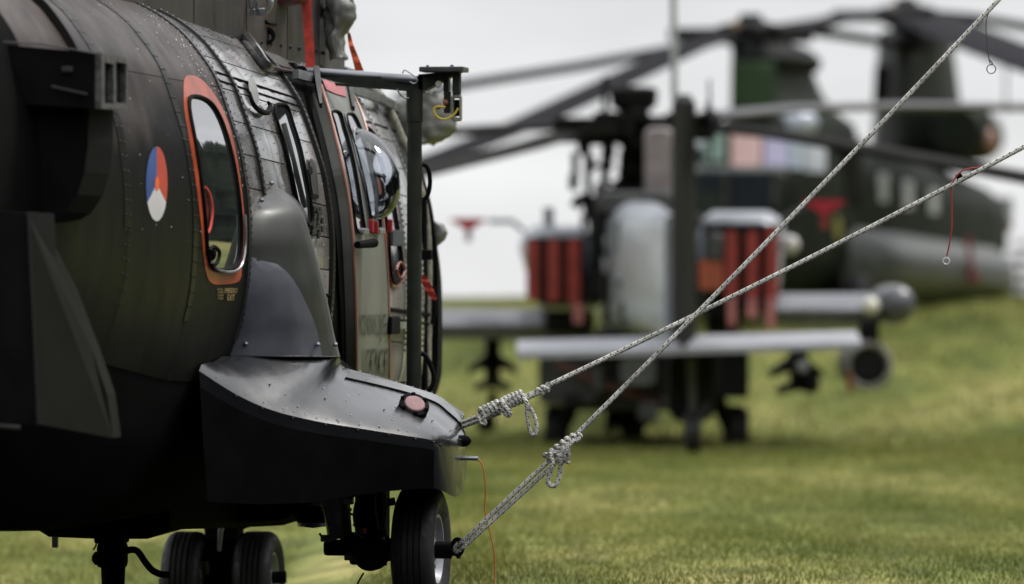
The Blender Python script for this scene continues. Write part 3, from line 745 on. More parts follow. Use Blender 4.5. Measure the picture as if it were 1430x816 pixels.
for (E, uE, Mi, T, uT, B) in ST:
    e_ = U(*E, uE); mi = U(*Mi, (uE+uT)/2); t_ = U(*T, uT); b_ = U(*B, uE+.12)
    lim = lambda x, u_, z_: min(x, U(647, 600, u_).x)
    f1_ = Vector((lim(t_.x-.02, 2.7, 0), 2.7, min(t_.z-.10, 1.02))); f2_ = Vector((lim(b_.x-.02, 2.8, 0)-.03, 2.8, b_.z)); b2_ = Vector((lim(b_.x, 1.2+.3*uE, 0)-.01, 1.2+.3*uE, b_.z-.01))
    lip = e_+Vector((0, .05, .028)); low = e_+Vector((0, .012, -.035))
    rows.append([f1_, t_, t_*.5+mi*.5+Vector((0, 0, .012)), mi, mi*.5+lip*.5+Vector((0, 0, .006)), lip, e_, low, low*.4+b_*.6+Vector((0, -.01, 0)), b_, b2_, f2_])
K = len(rows[0]); cols = [cr_open([r[k] for r in rows], 4) for k in range(K)]
rings = [[Vector(cols[k][i]) for k in range(K)] for i in range(len(cols[0]))]
m = M(); m.loft(rings, caps=True, closed=True)
spm = mat("sponson_paint", (.007, .0075, .009), .27, nscale=2.2, col2=(.013, .014, .0165), rvar=.08, bump=.05, bscale=11, coat=.28, spec=.35)
sp = m.build("sponson", spm, heli)
rear = [[r[8]*f0+r[7]*(1-f0)+Vector((0, -.004, 0)) for f0 in (.12, .5, 1)]+[r[9]+Vector((0, -.004, -.003)), r[10]+Vector((0, 0, -.004))] for r in rings[:26]]
m = M(); m.loft(rear, caps=False, closed=False); m.build("rear_shade_plate", black, sp)  # black sheet over the rear face, standing in for its shade
# lighter grey-green walkway band along the top and tip
m = M(); strip_r = [[r[1]+(r[2]-r[1])*f0+Vector((.001, -.001, .006*min(1, f0*6))) for f0 in (0, .1, .3, .6, .9, 1.2)] for r in rings[13:]]
m.loft(strip_r, caps=False, closed=False); m.build("upper_cover", mat("grey_green_cover", (.028, .030, .027), .28, nscale=3, col2=(.05, .052, .048), rvar=.12, coat=.2, bump=.05), sp)
m = M(); m.tube([r[-1]+Vector((0, 0, -.003)) for r in strip_r], .0025, 6); m.build("cover_seam", sealant, sp)
m = M()
for i in range(4, len(rings)-10, 3): m.ball(rings[i][6]+Vector((0, -.008, -.01)), .008, 6)
m.build("edge_screw", sealant, sp, kind='stuff')
# scuffs, drips and fixings on the sponson and the shoulder fairing
rc = random.Random(21)
chs = M()
for k in range(150):
    if k < 60: i_ = rc.randint(12, 26); f_ = rc.uniform(0, .5); base = rings[i_][1]*(1-f_)+rings[i_][2]*f_
    elif k < 110: i_ = rc.randint(2, 38); base = rings[i_][5]*.7+rings[i_][6]*.3+Vector((rc.gauss(0, .01), 0, 0))
    else: i_ = rc.randint(4, 34); f_ = rc.random(); base = rings[i_][3]*(1-f_)+rings[i_][5]*f_
    r_ = rc.choice((.0012, .0018, .003)); base = base+Vector((0, 0, .006))
    chs.add([base+Vector((math.cos(q*1.257)*r_*rc.uniform(1, 3), math.sin(q*1.257)*r_*2, 0)) for q in range(5)]+[base+Vector((0, 0, .002))], [(q, (q+1) % 5, 5) for q in range(5)])
chs.build("paint_chip", MATS["bare_chip"], sp, kind='stuff')
for i_, k_ in ((6, 4), (12, 4), (18, 4), (24, 4), (30, 4), (35, 3), (9, 2), (15, 2)):
    m = M(); p = rings[i_][k_]+Vector((0, 0, .004)); m.lathe(p, (0, -.25, 1), [(0, .007), (.002, .007), (.003, .004), (.001, 0)], 10); m.build("flush_screw", sealant, sp)
m = M(); q_ = [rings[20][3], rings[27][3], rings[27][5], rings[20][5]]
q_ = [p+Vector((0, 0, .005)) for p in q_]; m.tube(cr_closed([q_[0]*.8+q_[2]*.2, q_[1]*.8+q_[3]*.2, q_[2]*.8+q_[0]*.2, q_[3]*.8+q_[1]*.2], 1), .0022, 5, closed=True); m.build("access_panel_seam", sealant, sp)
# floodlight on the sponson
ax = Vector((.35, -.62, .70)).normalized(); c = U(576, 573, .80)+ax*.02
m = M(); m.lathe(c-ax*.05, ax, [(-.06, .0), (-.06, .085), (.05, .075), (.055, .078), (.075, .078), (.078, .070), (.078, 0)], 28); lt = m.build("floodlight", black, heli)
m = M(); m.lathe(c-ax*.05, ax, [(.079, .055), (.085, .05), (.088, 0)], 24); m.build("lens", mat("pink_lens", (.27, .15, .15), .2, .15, nscale=20), lt)
m = M()
for k in range(6):
    a = k*math.pi/3; n1 = ax.orthogonal().normalized(); n2 = ax.cross(n1); m.bbox(c-ax*.05+ax*.078+(n1*math.cos(a)+n2*math.sin(a))*.068, (.02, .02, .02), .004)
m.build("lens_clip", black, lt)
m = M(); c = U(653, 616, 1.1); m.lathe(c+Vector((-.05, 0, 0)), (1, 0, 0), [(0, .03), (.03, .03), (.05, .026), (.065, .014), (.07, 0)], 14); m.build("position_light", black, heli)
m = M(); m.tube([U(646, 640, 1.1), U(668, 640.5, 1.1)], .011, 10); m.build("static_probe", steel, heli)

# ---- main wheel and leg
def wheel(nm, c, R, wd, parent, axis=(1, 0, 0), rimr=.55, label=None):
    e = bpy.data.objects.new(nm, None); COL.objects.link(e); e.parent = parent
    if label: e['label'] = label
    h = wd/2; pr = [(-h*.75, R*rimr), (-h*.98, R*.72), (-h, R*.82), (-h*.86, R*.93), (-h*.66, R*.985)]
    for g_ in (-.42, -.14, .14, .42): pr += [(h*(g_-.045), R), (h*(g_-.035), R*.965), (h*(g_+.035), R*.965), (h*(g_+.045), R)]
    pr += [(h*.66, R*.985), (h*.86, R*.93), (h, R*.82), (h*.98, R*.72), (h*.75, R*rimr)]
    m = M(); m.lathe(c, axis, pr, 56); m.build("tyre", rubber, e)
    m = M(); m.lathe(c, axis, [(-h*.8, 0), (-h*.8, R*rimr*.9), (-h*.72, R*rimr*1.02), (h*.72, R*rimr*1.02), (h*.80, R*rimr*1.0), (h*.80, R*rimr*.93), (h*.5, R*rimr*.86), (h*.35, R*rimr*.5), (h*.6, R*rimr*.38), (h*.7, R*rimr*.2), (h*.72, 0)], 40); m.build("rim", mat("wheel_rim", (.35, .36, .38), .35, .2, metal=.6, rvar=.1), e)
    m = M()
    for k in range(8):
        m = M(); a = k*math.pi/4; m.lathe(Vector(c)+Vector((h*.38, math.cos(a)*R*rimr*.66, math.sin(a)*R*rimr*.66)), axis, [(0, .014), (.02, .014), (.02, 0)], 6); m.build("wheel_bolt", steel, e)
    return e
wc = C1.D(588, 768, 31.55); wheel("main_wheel", wc, .335, .225, heli)
m = M(); m.lathe(wc+Vector((.07, 0, 0)), (1, 0, 0), [(0, .045), (.09, .045), (.09, .03), (.12, .03), (.12, .045), (.135, .045), (.135, 0)], 12); m.build("axle_adapter", black, heli)
rr = C1.D(639, 764, 31.4)
m = M(); m.tube([rr+Vector((math.cos(a)*.026, 0, math.sin(a)*.04)) for a in [k*math.pi/8 for k in range(16)]], .012, 8, closed=True); m.build("tie_down_shackle", black, heli)
leg = M()
leg.tube([C1.D(468, 640, 31.7), C1.D(468, 690, 31.7), C1.D(475, 752, 31.7)], [.075, .075, .065], 18)
leg.lathe(C1.D(466, 690, 31.7), (0, 0, 1), [(0, .078), (0, .086), (.02, .086), (.02, .076)], 20); leg.lathe(C1.D(470, 714, 31.7), (0, 0, 1), [(0, .072), (0, .08), (.015, .08), (.015, .072)], 20)
leg.build("shock_strut", mat("strut_grey", (.055, .058, .065), .35, .2, rvar=.1), heli)
leg = M(); leg.bbox(C1.D(478, 765, 31.7), (.18, .14, .08), .02); leg.tube([C1.D(480, 755, 31.7), C1.D(540, 762, 31.6)], .05, 12); leg.tube([C1.D(470, 700, 32), C1.D(530, 600, 32)], .07, 10)
leg.bbox(C1.D(520, 700, 31.9), (.16, .2, .6), .03); leg.tube([wc+Vector((-.35, 0, 0)), wc], .06, 14); leg.bbox(C1.D(505, 770, 31.75), (.12, .1, .14), .02)
leg.build("axle_arm", black, heli)
m = M(); m.lathe(C1.D(516, 775, 31.4), (0, 1, 0), [(.12, 0), (.12, .085), (.0, .085), (-.02, .075), (-.025, 0)], 24); m.build("brake_housing", black, heli)
m = M(); m.tube(cr_open([C1.D(a, b_, 31.5) for a, b_ in ((536, 690), (538, 710), (535, 735), (541, 760), (538, 790))], 5), .008, 6); m.tube([C1.D(541, 702, 31.5), C1.D(552, 700, 31.5)], .02, 6)
m.tube(cr_open([C1.D(a, b_, 31.5) for a, b_ in ((488, 717), (496, 722), (494, 735))], 4), .006, 6); m.tube(cr_open([C1.D(a, b_, 31.5) for a, b_ in ((508, 800), (501, 812), (497, 822))], 4), .005, 6); m.build("brake_hose", rubber, heli)
m = M(); m.ball(C1.D(437, 722, 32.3), .10, 14, (1, 1, .6)); m.build("belly_light", black, heli)
m = M(); m.lathe(C1.D(437, 730, 32.3), (0, 0, -1), [(0, .085), (.02, .08), (.022, .0)], 16); m.build("light_glass", steel, heli)

m = M()
for pts in (((452, 655), (449, 690), (455, 720), (462, 748)), ((500, 690), (494, 720), (500, 745), (512, 752)), ((528, 650), (524, 700), (530, 740)), ((446, 745), (456, 756), (470, 752)), ((520, 790), (535, 783), (548, 770))):
    m.tube(cr_open([C1.D(a, b_, 31.45) for a, b_ in pts], 4), .0065, 6)
m.build("hydraulic_pipe", mat("dull_pipe", (.05, .05, .05), .4, .3), heli, kind='stuff')
for a, b_ in ((455, 752), (487, 700), (503, 742), (530, 755), (488, 778)):
    m = M(); m.bbox(C1.D(a, b_, 31.5), (.05, .05, .035), .008); m.build("pipe_union", mat("union_grey", (.09, .09, .09), .4), heli)
m = M(); m.tube([C1.D(508, 738, 31.4), C1.D(511, 742, 31.4)], .012, 6); m.build("red_indicator", redcloth, heli)
# ---- nose gear (twin wheels) further forward
def ng(px): return C1.D(px, 808, 35.0)
nw = ng(262); wheel("nose_wheel", nw, .272, .225, heli); nw2 = ng(361); wheel("nose_wheel", nw2, .272, .225, heli)
m = M(); m.tube([C1.D(313, 700, 35), C1.D(313, 840, 35)], [.095, .08], 16); m.tube([C1.D(285, 812, 35), C1.D(400, 806, 35)], .035, 10); m.bbox(C1.D(311, 772, 35), (.24, .16, .10), .02)
m.tube([C1.D(283, 712, 35), C1.D(298, 770, 35)], .022, 8); m.tube([C1.D(330, 738, 35), C1.D(352, 731, 35)], .018, 8); m.tube([C1.D(238, 812, 35), C1.D(222, 812, 35)], .018, 8); m.bbox(C1.D(313, 720, 35), (.2, .2, .3), .03)
m.build("nose_leg", black, heli)
m = M(); m.tube([C1.D(315, 715, 34.8), C1.D(308, 742, 34.8), C1.D(306, 770, 34.8)], [.016, .016, .012], 6); m.build("hydraulic_line", steel, heli)
# port leg with its trailing hose
m = M(); m.tube([C1.D(158, 740, 32), C1.D(158, 830, 32)], [.075, .06], 14); m.bbox(C1.D(157, 775, 32), (.15, .14, .14), .03); m.bbox(C1.D(156, 752, 32), (.16, .16, .05), .015); m.ball(C1.D(138, 780, 32), .04, 10)
m.tube(cr_open([C1.D(a, b_, 32) for a, b_ in ((172, 772), (182, 768), (192, 770), (202, 784), (212, 796), (224, 802), (236, 803))], 4), .018, 8); m.tube(cr_open([C1.D(a, b_, 32) for a, b_ in ((134, 755), (134, 762), (130, 768))], 3), .005, 5)
m.build("port_leg", black, heli)
# belly: keel fairing, port sponson, underside plates
m = M(); prs = []
for px_, top, bot, D_ in ((-140, 600, 716, 32), (-20, 610, 730, 32), (38, 620, 736, 32), (62, 620, 751, 32), (130, 630, 754, 32), (200, 630, 754, 32), (236, 640, 741, 32), (330, 660, 738, 33), (390, 668, 735, 33), (425, 680, 720, 33), (450, 685, 700, 33)):
    a_, b_ = C1.D(px_, top, D_), C1.D(px_, bot, D_); prs.append([a_, a_+Vector((0, 1.2, 0)), b_+Vector((0, 1.2, .02)), b_+Vector((0, .1, 0)), b_+Vector((0, .02, .03))])
m.loft(prs, sm=False); m.build("belly_keel", black, heli)
m = M(); m.bbox(C1.D(77, 757, 31.9), (.03, .03, .06), .004); m.tube([C1.D(-20, 701, 31.8), C1.D(60, 700, 31.8), C1.D(140, 698, 31.8)], .006, 6); m.lathe(C1.D(62, 704, 31.8), (0, 1, 0), [(0, .0), (0, .035), (.05, .035)], 16); m.build("belly_fitting", steel, heli)
m = M(); m.loft([[C1.D(330, 706, 33), C1.D(330, 716, 33)], [C1.D(380, 697, 33), C1.D(380, 712, 33)], [C1.D(446, 694, 33), C1.D(446, 702, 33)]], caps=False, closed=False); 
m = M(); m.bbox((-1.45, 1.2, .86), (1.15, 2.8, .45), .12); m.build("port_sponson", black, heli)

# ---- engine deck: cowling, gutter, hinge, vents
m = M(); cow = []
for u_, x_, zt_ in ((-2.0, .36, 3.75), (-.6, .42, 4.0), (1.2, .50, 4.1), (2.4, .56, 4.1), (3.6, .62, 4.1), (4.75, .62, 3.95), (4.95, .5, 3.85)):
    cow.append([Vector((x_, u_, 2.7)), Vector((x_, u_, zt_-.3)), Vector((x_-.1, u_, zt_-.06)), Vector((x_-.3, u_, zt_)), Vector((-x_+.3, u_, zt_)), Vector((-x_+.1, u_, zt_-.06)), Vector((-x_, u_, zt_-.3)), Vector((-x_, u_, 2.7))])
m.loft(cow); m.build("engine_cowling", mcowl, heli)
for a_, b_ in ((-1.8, -.3), (-.3, 1.1), (1.1, 2.2), (2.2, 3.1), (3.1, 3.9), (3.9, 4.7)):
    def cx(u_): return np.interp(u_, [-2, -.6, 1.2, 2.4, 3.6, 4.75], [.36, .42, .50, .56, .62, .62])+.006
    m = M(); m.prism([(cx(a_), a_+.012, 2.95), (cx(b_), b_-.012, 2.9), (cx(b_), b_-.012, 3.74), (cx(a_), a_+.012, 3.74)], (.006, 0, 0)); m.build("cowling_panel", mcowl, heli)
m = M()
for k in range(60):
    u_ = -1.7+k*.108; m.ball((cx(u_)+.008, u_, 3.02 if k % 2 else 3.6), .012, 6)
m.build("cowling_fastener", sealant, heli, kind='stuff')
m = M(); m.tube([surf(-1+k*.3, hit(200, 2)[1]+.004, .02) for k in range(20)], .02, 6); m.build("deck_gutter", black, heli)
gut = mat("dark_gutter", (.05, .05, .05), .22, .2, coat=.5)
m = M(); m.tube([on(a, b_, .03) for a, b_ in cr_open([(322, 38), (332, 52), (343, 66), (355, 84), (366, 98), (380, 101), (402, 106)], 5)], [.02+.028*math.sin(math.pi*min(1, k/25)) for k in range(31)], 8, squash=.6); m.build("rain_gutter", gut, heli)
m = M(); m.prism([U(324, 26, 2.6), U(366, 24, 2.6), U(376, 32, 2.6), U(352, 38, 2.6), U(328, 36, 2.6)], (0, .25, 0)); m.tube([U(345, 36, 2.6), U(368, 58, 2.8)], .04, 8); m.tube([U(355, 36, 2.6), U(360, 50, 2.8)], .05, 8)
m.lathe(U(371, 52, 2.7), (.3, -1, .1), [(0, .03), (0, .048), (.06, .048), (.06, .03)], 16, closed=True); m.tube([U(300, 22, 2.3), U(330, 34, 2.6), U(350, 46, 2.7)], .02, 6); m.build("folding_step", black, heli)
m = M(); m.tube([U(350, 0, 2.2), U(352, 22, 2.2)], .012, 6); m.tube([U(358, 0, 2.2), U(360, 22, 2.2)], .012, 6); m.tube([U(348, 16, 2.2), U(374, 14, 2.2)], .012, 6); m.tube(cr_open([U(362, 18, 2.2), U(374, 14, 2.2), U(378, 2, 2.2), U(370, -8, 2.2)], 4), .018, 6); m.build("deck_fitting", steel, heli)
m = M(); m.ball(U(396, -1, 3.0), .12, 12, (1.2, 1, .35)); m.build("red_cap", mat("dark_red_cap", (.12, .02, .02), .35, .3), heli)

# ---- flare dispenser on the tail flank
m = M(); A0 = P(133, 74, 28.0); 
c_ = [P(-80, 55, 27.0), P(133, 74, 27.0), P(133, 152, 27.0), P(-80, 138, 27.0)]
bk = [P(-60, 62, 28.6), P(170, 83, 27.6), P(170, 153, 27.6), P(-60, 150, 28.6)]
vs = [C1.loc(p) for p in c_+bk]; m.add(vs, [(0, 1, 2, 3), (4, 5, 6, 7), (0, 1, 5, 4), (1, 2, 6, 5), (2, 3, 7, 6), (3, 0, 4, 7)], False); fd = m.build("flare_dispenser", black, heli)
def qd(a, b_): # point on the vent face, a: 0..1 across, b_: 0..1 down
    t0_ = P(133, 74, 27).lerp(P(170, 83, 27.6), a); t1_ = P(133, 152, 27).lerp(P(170, 153, 27.6), a); return C1.loc(t0_.lerp(t1_, b_))
nn_ = (qd(1, 0)-qd(0, 0)).cross(qd(0, 1)-qd(0, 0)).normalized()
if nn_.x < 0: nn_ = -nn_
frm = mat("dispenser_frame", (.085, .082, .078), .6, .6, nscale=35, spec=.2)
m = M()
for a0, b0, a1, b1 in ((0, 0, .10, 1), (.44, 0, .53, 1), (.93, .05, 1, 1), (.10, 0, .44, .16), (.53, 0, .93, .10), (.10, .90, .44, 1), (.53, .88, .93, 1)):
    m.prism([qd(a0, b0), qd(a1, b0), qd(a1, b1), qd(a0, b1)], nn_*.03)
m.build("vent_frame", frm, fd)
m = M(); m.tube([C1.D(0, 59, 26.97), C1.D(60, 62, 26.97), C1.D(133, 75, 26.97)], .004, 6); m.tube([C1.D(72, 121, 26.98), C1.D(122, 132, 26.98)], .006, 6); m.build("dispenser_edge", mat("edge_wear", (.03, .03, .028), .5), fd)
m = M(); m.bbox(C1.D(94, 97, 26.98), (.05, .012, .025), .004); m.build("small_placard", mat("worn_placard", (.02, .02, .018), .6), fd)

m = M(); q_ = [C1.loc(P(a, b_, 27.1)) for a, b_ in ((24, 140), (124, 150), (123, 200), (118, 240), (108, 272), (92, 296), (70, 310), (24, 316))]; m.prism(q_, (0, .5, 0)); m.build("dispenser_shade_block", black, heli)  # black block put where the hull only lies in shadow
# ---- tail underside fairing at the lower left
lf = [P(38, 300, 26.20), P(52, 592, 26.20), P(158, 612, 26.80), P(150, 552, 26.80), P(128, 488, 26.80), P(95, 402, 26.80), P(60, 335, 26.60)]
m = M(); m.prism([C1.loc(p) for p in lf], (-.02, .25, 0)); m.build("tail_fairing", mat("fairing_olive", (.012, .013, .0095), .85, nscale=2, col2=(.017, .018, .014), spec=.03), heli)
m = M(); fr_ = [C1.loc(p) for p in (P(37, 296, 26.19), P(-60, 290, 26.00), P(-60, 585, 26.00), P(51, 594, 26.19))]; m.prism(fr_, (-.02, .6, 0)); m.build("tail_fairing_end", black, heli)
m = M(); m.tube([C1.loc(P(39, 300, 26.17)), C1.loc(P(53, 592, 26.17))], .006, 6); m.build("fairing_joint", sealant, heli)
m = M(); m.tube([C1.D(-10, 595, 26.00), C1.D(28, 598, 26.00)], .010, 6); m.build("fairing_lip", olive, heli)

# ---- hoist frame: boom, channel arm, vertical post with grab loops
hoist = mat("hoist_frame_green", (.017, .021, .014), .5, .25, nscale=8, rvar=.1, spec=.25)
e = bpy.data.objects.new("hoist_frame", None); COL.objects.link(e); e.parent = heli
HY_ = 33.2
def H(px, py, dy=0): return C1.D(px, py, HY_+dy)
m = M(); m.tube([H(579, 126), H(579, 170), H(579, 171), H(578, 560)], [.046, .046, .041, .041], 20); pole = m.build("post", hoist, e)
m = M(); m.tube(cr_open([H(a, b_) for a, b_ in ((590, 230), (596, 233), (600, 245), (600, 262), (596, 275), (590, 280))], 4), .012, 8); m.build("grab_loop", black, pole); m = M(); m.tube(cr_open([H(a, b_) for a, b_ in ((586, 494), (594, 497), (602, 512), (606, 530), (601, 543), (595, 545))], 4), .013, 8); m.build("grab_loop", black, pole)
m = M(); m.tube([H(418, 99, .1), H(424, 100, .1), H(424, 100, .1), H(570, 111, 0), H(582, 112, 0)], [.030, .030, .026, .026, .02], 16); m.build("silver_strut", alu, e)
m = M(); m.lathe(H(421, 100, .08), (.2, -1, 0), [(0, .01), (0, .03), (.06, .03), (.06, .0)], 14); m.tube([H(398, 98, .1), H(420, 100, .1)], [.04, .03], 8); m.bbox(H(405, 99, .12), (.07, .1, .09), .015); m.build("strut_joint", black, e)
m = M(); m.prism([H(445, 108), H(590, 106), H(590, 130), H(470, 115)], (0, .10, 0)); m.prism([H(468, 116), H(586, 124), H(590, 129), H(470, 120)], (0, -.02, 0))
m.prism([H(584, 104), H(650, 98), H(634, 105), H(594, 126), H(584, 126)], (0, .09, 0)); m.build("channel_arm", hoist, e)
m = M(); m.bbox(H(620, 97.5), (.243, .2, .028), .006); m.ball(H(597, 93), .01, 6); m.ball(H(631, 93), .012, 6); m.build("top_plate", mat("plate_grey", (.05, .055, .055), .4, .2), e)
m = M(); m.bbox(H(624, 115, .05), (.03, .08, .11), .01); m.bbox(H(638, 115), (.042, .06, .14), .008); m.bbox(H(625, 143, .03), (.035, .06, .12), .008); m.build("hanger", hoist, e)
m = M()
for a_, b_, w_, h_ in ((638, 135, .046, .02), (638, 167, .046, .02), (632.5, 151, .012, .125), (643.5, 151, .010, .125)): m.bbox(H(a_, b_), (w_, .05, h_), .004)
hb = m.build("hook_housing", mat("khaki_metal", (.22, .22, .17), .5, .2), e)
m = M(); m.bbox(H(638, 151, .01), (.03, .02, .09), .004); m.build("housing_well", black, hb)
m = M(); m.tube(cr_open([H(a, b_, -.05) for a, b_ in ((640, 151), (634, 160), (624, 166), (615, 166), (608, 160), (606, 152), (612, 149), (622, 150))], 5), .006, 8); m.build("yellow_cable", mat("yellow_cable_sheath", (.62, .48, .05), .4, .1), e)
m = M(); m.ball(H(612, 150, -.04), .014, 8); m.ball(H(622, 143, -.02), .016, 8); m.build("cable_plug", mat("orange_plug", (.35, .12, .05), .5, .3), e)
m = M(); m.tube(cr_open([H(a, b_, -.06) for a, b_ in ((562, 103), (565, 98), (572, 102), (580, 108), (583, 113), (578, 117), (572, 114))], 4), .0035, 6); m.tube(cr_open([H(a, b_, -.05) for a, b_ in ((555, 124), (558, 131), (565, 137), (571, 137))], 4), .0045, 6); m.build("safety_pin", steel, e)
m = M(); m.lathe(H(612, 118, -.02), (.3, -1, .1), [(0, .0), (0, .018), (.02, .018), (.02, 0)], 8); m.build("bolt_head", mat("cream_nylon", (.5, .5, .42), .5), e)
# front door seal and rods just beyond the post
m = M(); m.tube(cr_open([C1.D(a, b_, 35.6) for a, b_ in ((500, 110), (530, 133), (545, 155), (560, 188), (578, 232), (592, 285), (598, 350), (598, 440), (596, 540))], 5), .022, 8); m.build("cockpit_door_seal", mat("seal_beige", (.23, .22, .17), .6, .4, nscale=30), heli)
m = M(); m.bbox(C1.D(595, 356, 35.2), (.07, .05, .06), .008); m.tube([C1.D(606, 400, 35.6), C1.D(606, 440, 35.6), C1.D(600, 452, 35.6)], .018, 8); m.tube([C1.D(592, 280, 35.5), C1.D(593, 545, 35.5)], .02, 8); m.build("cockpit_step_rod", black, heli)

# ================================================================== covers, straps, ropes (separate things)
def crumple(pts_rings, nm, mm, label, cat, amp=.02, sub=1):
    m = M(); m.loft([[Vector(p) for p in r] for r in pts_rings]); o = m.build(nm, mm); tag(o, label, cat)
    bm = bmesh.new(); bm.from_mesh(o.data)
    for _ in range(sub): bmesh.ops.subdivide_edges(bm, edges=bm.edges[:], cuts=1, use_grid_fill=True)
    from mathutils import noise
    for v in bm.verts:
        n = v.normal; k = noise.noise(v.co*9)+.6*noise.noise(v.co*23+Vector((3, 1, 7))); v.co += n*k*amp
    for f in bm.faces: f.smooth = True
    bm.to_mesh(o.data); bm.free(); return o
def blob(px_list, Y, dep):  # px_list rows of (py, x0, x1) -> rings stacked down
    rings = []
    for py, x0, x1 in px_list:
        a, b_ = P(x0, py, Y), P(x1, py, Y); c = (a+b_)/2; r = (b_.x-a.x)/2
        rings.append([c+Vector((math.cos(2*math.pi*k/14)*r, math.sin(2*math.pi*k/14)*dep, 0)) for k in range(14)])
    return rings
crumple(blob([(131, 575, 618), (138, 556, 628), (150, 546, 634), (165, 540, 636), (180, 545, 636), (192, 556, 628), (200, 575, 606)], 36.5, .25), "canvas_cover", canvas, "grey canvas cover bagged behind the hoist post, largest of the covers", "cover", .022, 2)
crumple(blob([(308, 600, 607), (314, 602, 619), (325, 603, 625), (335, 603, 622), (343, 604, 612), (352, 603, 607)], 36.0, .06), "canvas_cover", canvas, "small crumpled canvas cover sticking out at right of the green post", "cover", .01, 2)
crumple(blob([(-30, 455, 486), (-5, 452, 490), (12, 452, 496), (26, 454, 496), (42, 455, 484), (52, 455, 478), (70, 458, 482), (82, 462, 486)], 34.35, .14), "canvas_cover", canvas, "dark canvas cover tied around the intake on the engine deck", "cover", .03, 2)
crumple(blob([(432, 604, 607), (440, 603, 608), (448, 602, 609), (455, 601, 606)], 36, .04), "canvas_bag", canvas, "tiny dark bag hanging low beside the cockpit door", "bag", .005, 1)
def ribbonstrap(pts, Y, wpx, nm, mm, label, cat, tw=.0):
    m = M(); A, B, C_, D_ = [], [], [], []
    c = cr_open(pts, 6)
    for i, (x, y) in enumerate(c):
        wv = wpx(i/(len(c)-1)) if callable(wpx) else wpx
        ph = math.sin(i*.9)*tw; A.append(P(x-wv/2, y, Y+ph)); B.append(P(x+wv/2, y, Y-ph)); C_.append(P(x+wv/2, y, Y-ph+.012)); D_.append(P(x-wv/2, y, Y+ph+.012))
    m.loft([list(q) for q in zip(A, B, C_, D_)]); return tag(m.build(nm, mm), label, cat)
ribbonstrap([(428, -12), (429, 20), (431, 50), (433, 80), (433, 97)], 33.4, 13, "webbing_strap", redcloth, "wide red webbing strap hanging straight down in front of the cowling", "strap")
mo = mat("orange_red_webbing", (.55, .09, .02), .7, .25, nscale=20, bump=.2, bscale=100)
ribbonstrap([(487, 46), (490, 62), (496, 80), (502, 99)], 33.8, lambda f0: 4+8*f0, "webbing_strap", mo, "short orange red strap beside the dark canvas cover, against the sky", "strap", .02)
ribbonstrap([(590, 384), (594, 393), (599, 404), (605, 415), (606, 420)], 34.2, lambda f0: 3+9*math.sin(math.pi*min(1, .15+f0*.8)), "warning_tag", redcloth, "faded red cloth tag hanging behind the green post", "tag", .02)

rope_m = bpy.data.materials.new("braided_rope"); rope_m.use_nodes = True; t = rope_m.node_tree; b = t.nodes['Principled BSDF']
uvn = N(t, "ShaderNodeUVMap"); uvn.uv_map = "UVMap"; sx = N(t, "ShaderNodeSeparateXYZ"); t.links.new(uvn.outputs[0], sx.inputs[0])
def math_(op, a, bv, **k):
    n = N(t, "ShaderNodeMath", operation=op)
    for i, q in enumerate((a, bv)):
        if q is None: continue
        if isinstance(q, (int, float)): n.inputs[i].default_value = q
        else: t.links.new(q, n.inputs[i])
    return n.outputs[0]
LEN, ANG = sx.outputs[0], sx.outputs[1]
s1 = math_('SINE', math_('ADD', math_('MULTIPLY', LEN, 2*math.pi/.040), math_('MULTIPLY', ANG, 2*math.pi*2)), None)
s2 = math_('SINE', math_('SUBTRACT', math_('MULTIPLY', LEN, 2*math.pi/.040), math_('MULTIPLY', ANG, 2*math.pi*2)), None)
fl = math_('MULTIPLY', math_('GREATER_THAN', s1, .72), math_('GREATER_THAN', s2, .1))
cr = N(t, "ShaderNodeMixRGB"); cr.inputs[1].default_value = (.66, .645, .58, 1); cr.inputs[2].default_value = (.05, .055, .04, 1); t.links.new(fl, cr.inputs[0])
tcr = N(t, "ShaderNodeTexCoord"); nzr = N(t, "ShaderNodeTexNoise"); nzr.inputs['Scale'].default_value = 9; nzr.inputs['Detail'].default_value = 6; t.links.new(tcr.outputs['Object'], nzr.inputs['Vector'])
mrr = N(t, "ShaderNodeMapRange"); mrr.inputs[1].default_value = .3; mrr.inputs[2].default_value = .7; mrr.inputs[3].default_value = .5; mrr.inputs[4].default_value = 1.15; t.links.new(nzr.outputs[0], mrr.inputs[0])
mm_ = N(t, "ShaderNodeMixRGB", blend_type='MULTIPLY'); mm_.inputs[0].default_value = 1; t.links.new(cr.outputs[0], mm_.inputs[1]); t.links.new(mrr.outputs[0], mm_.inputs[2]); t.links.new(mm_.outputs[0], b.inputs['Base Color'])
b.inputs['Roughness'].default_value = .85
sb1 = math_('SINE', math_('ADD', math_('MULTIPLY', LEN, 2*math.pi/.016), math_('MULTIPLY', ANG, 2*math.pi*3)), None)
sb2 = math_('SINE', math_('SUBTRACT', math_('MULTIPLY', LEN, 2*math.pi/.016), math_('MULTIPLY', ANG, 2*math.pi*3)), None)
bp = N(t, "ShaderNodeBump"); bp.inputs['Strength'].default_value = .7; bp.inputs['Distance'].default_value = .004; t.links.new(math_('MAXIMUM', sb1, sb2), bp.inputs['Height']); t.links.new(bp.outputs[0], b.inputs['Normal'])
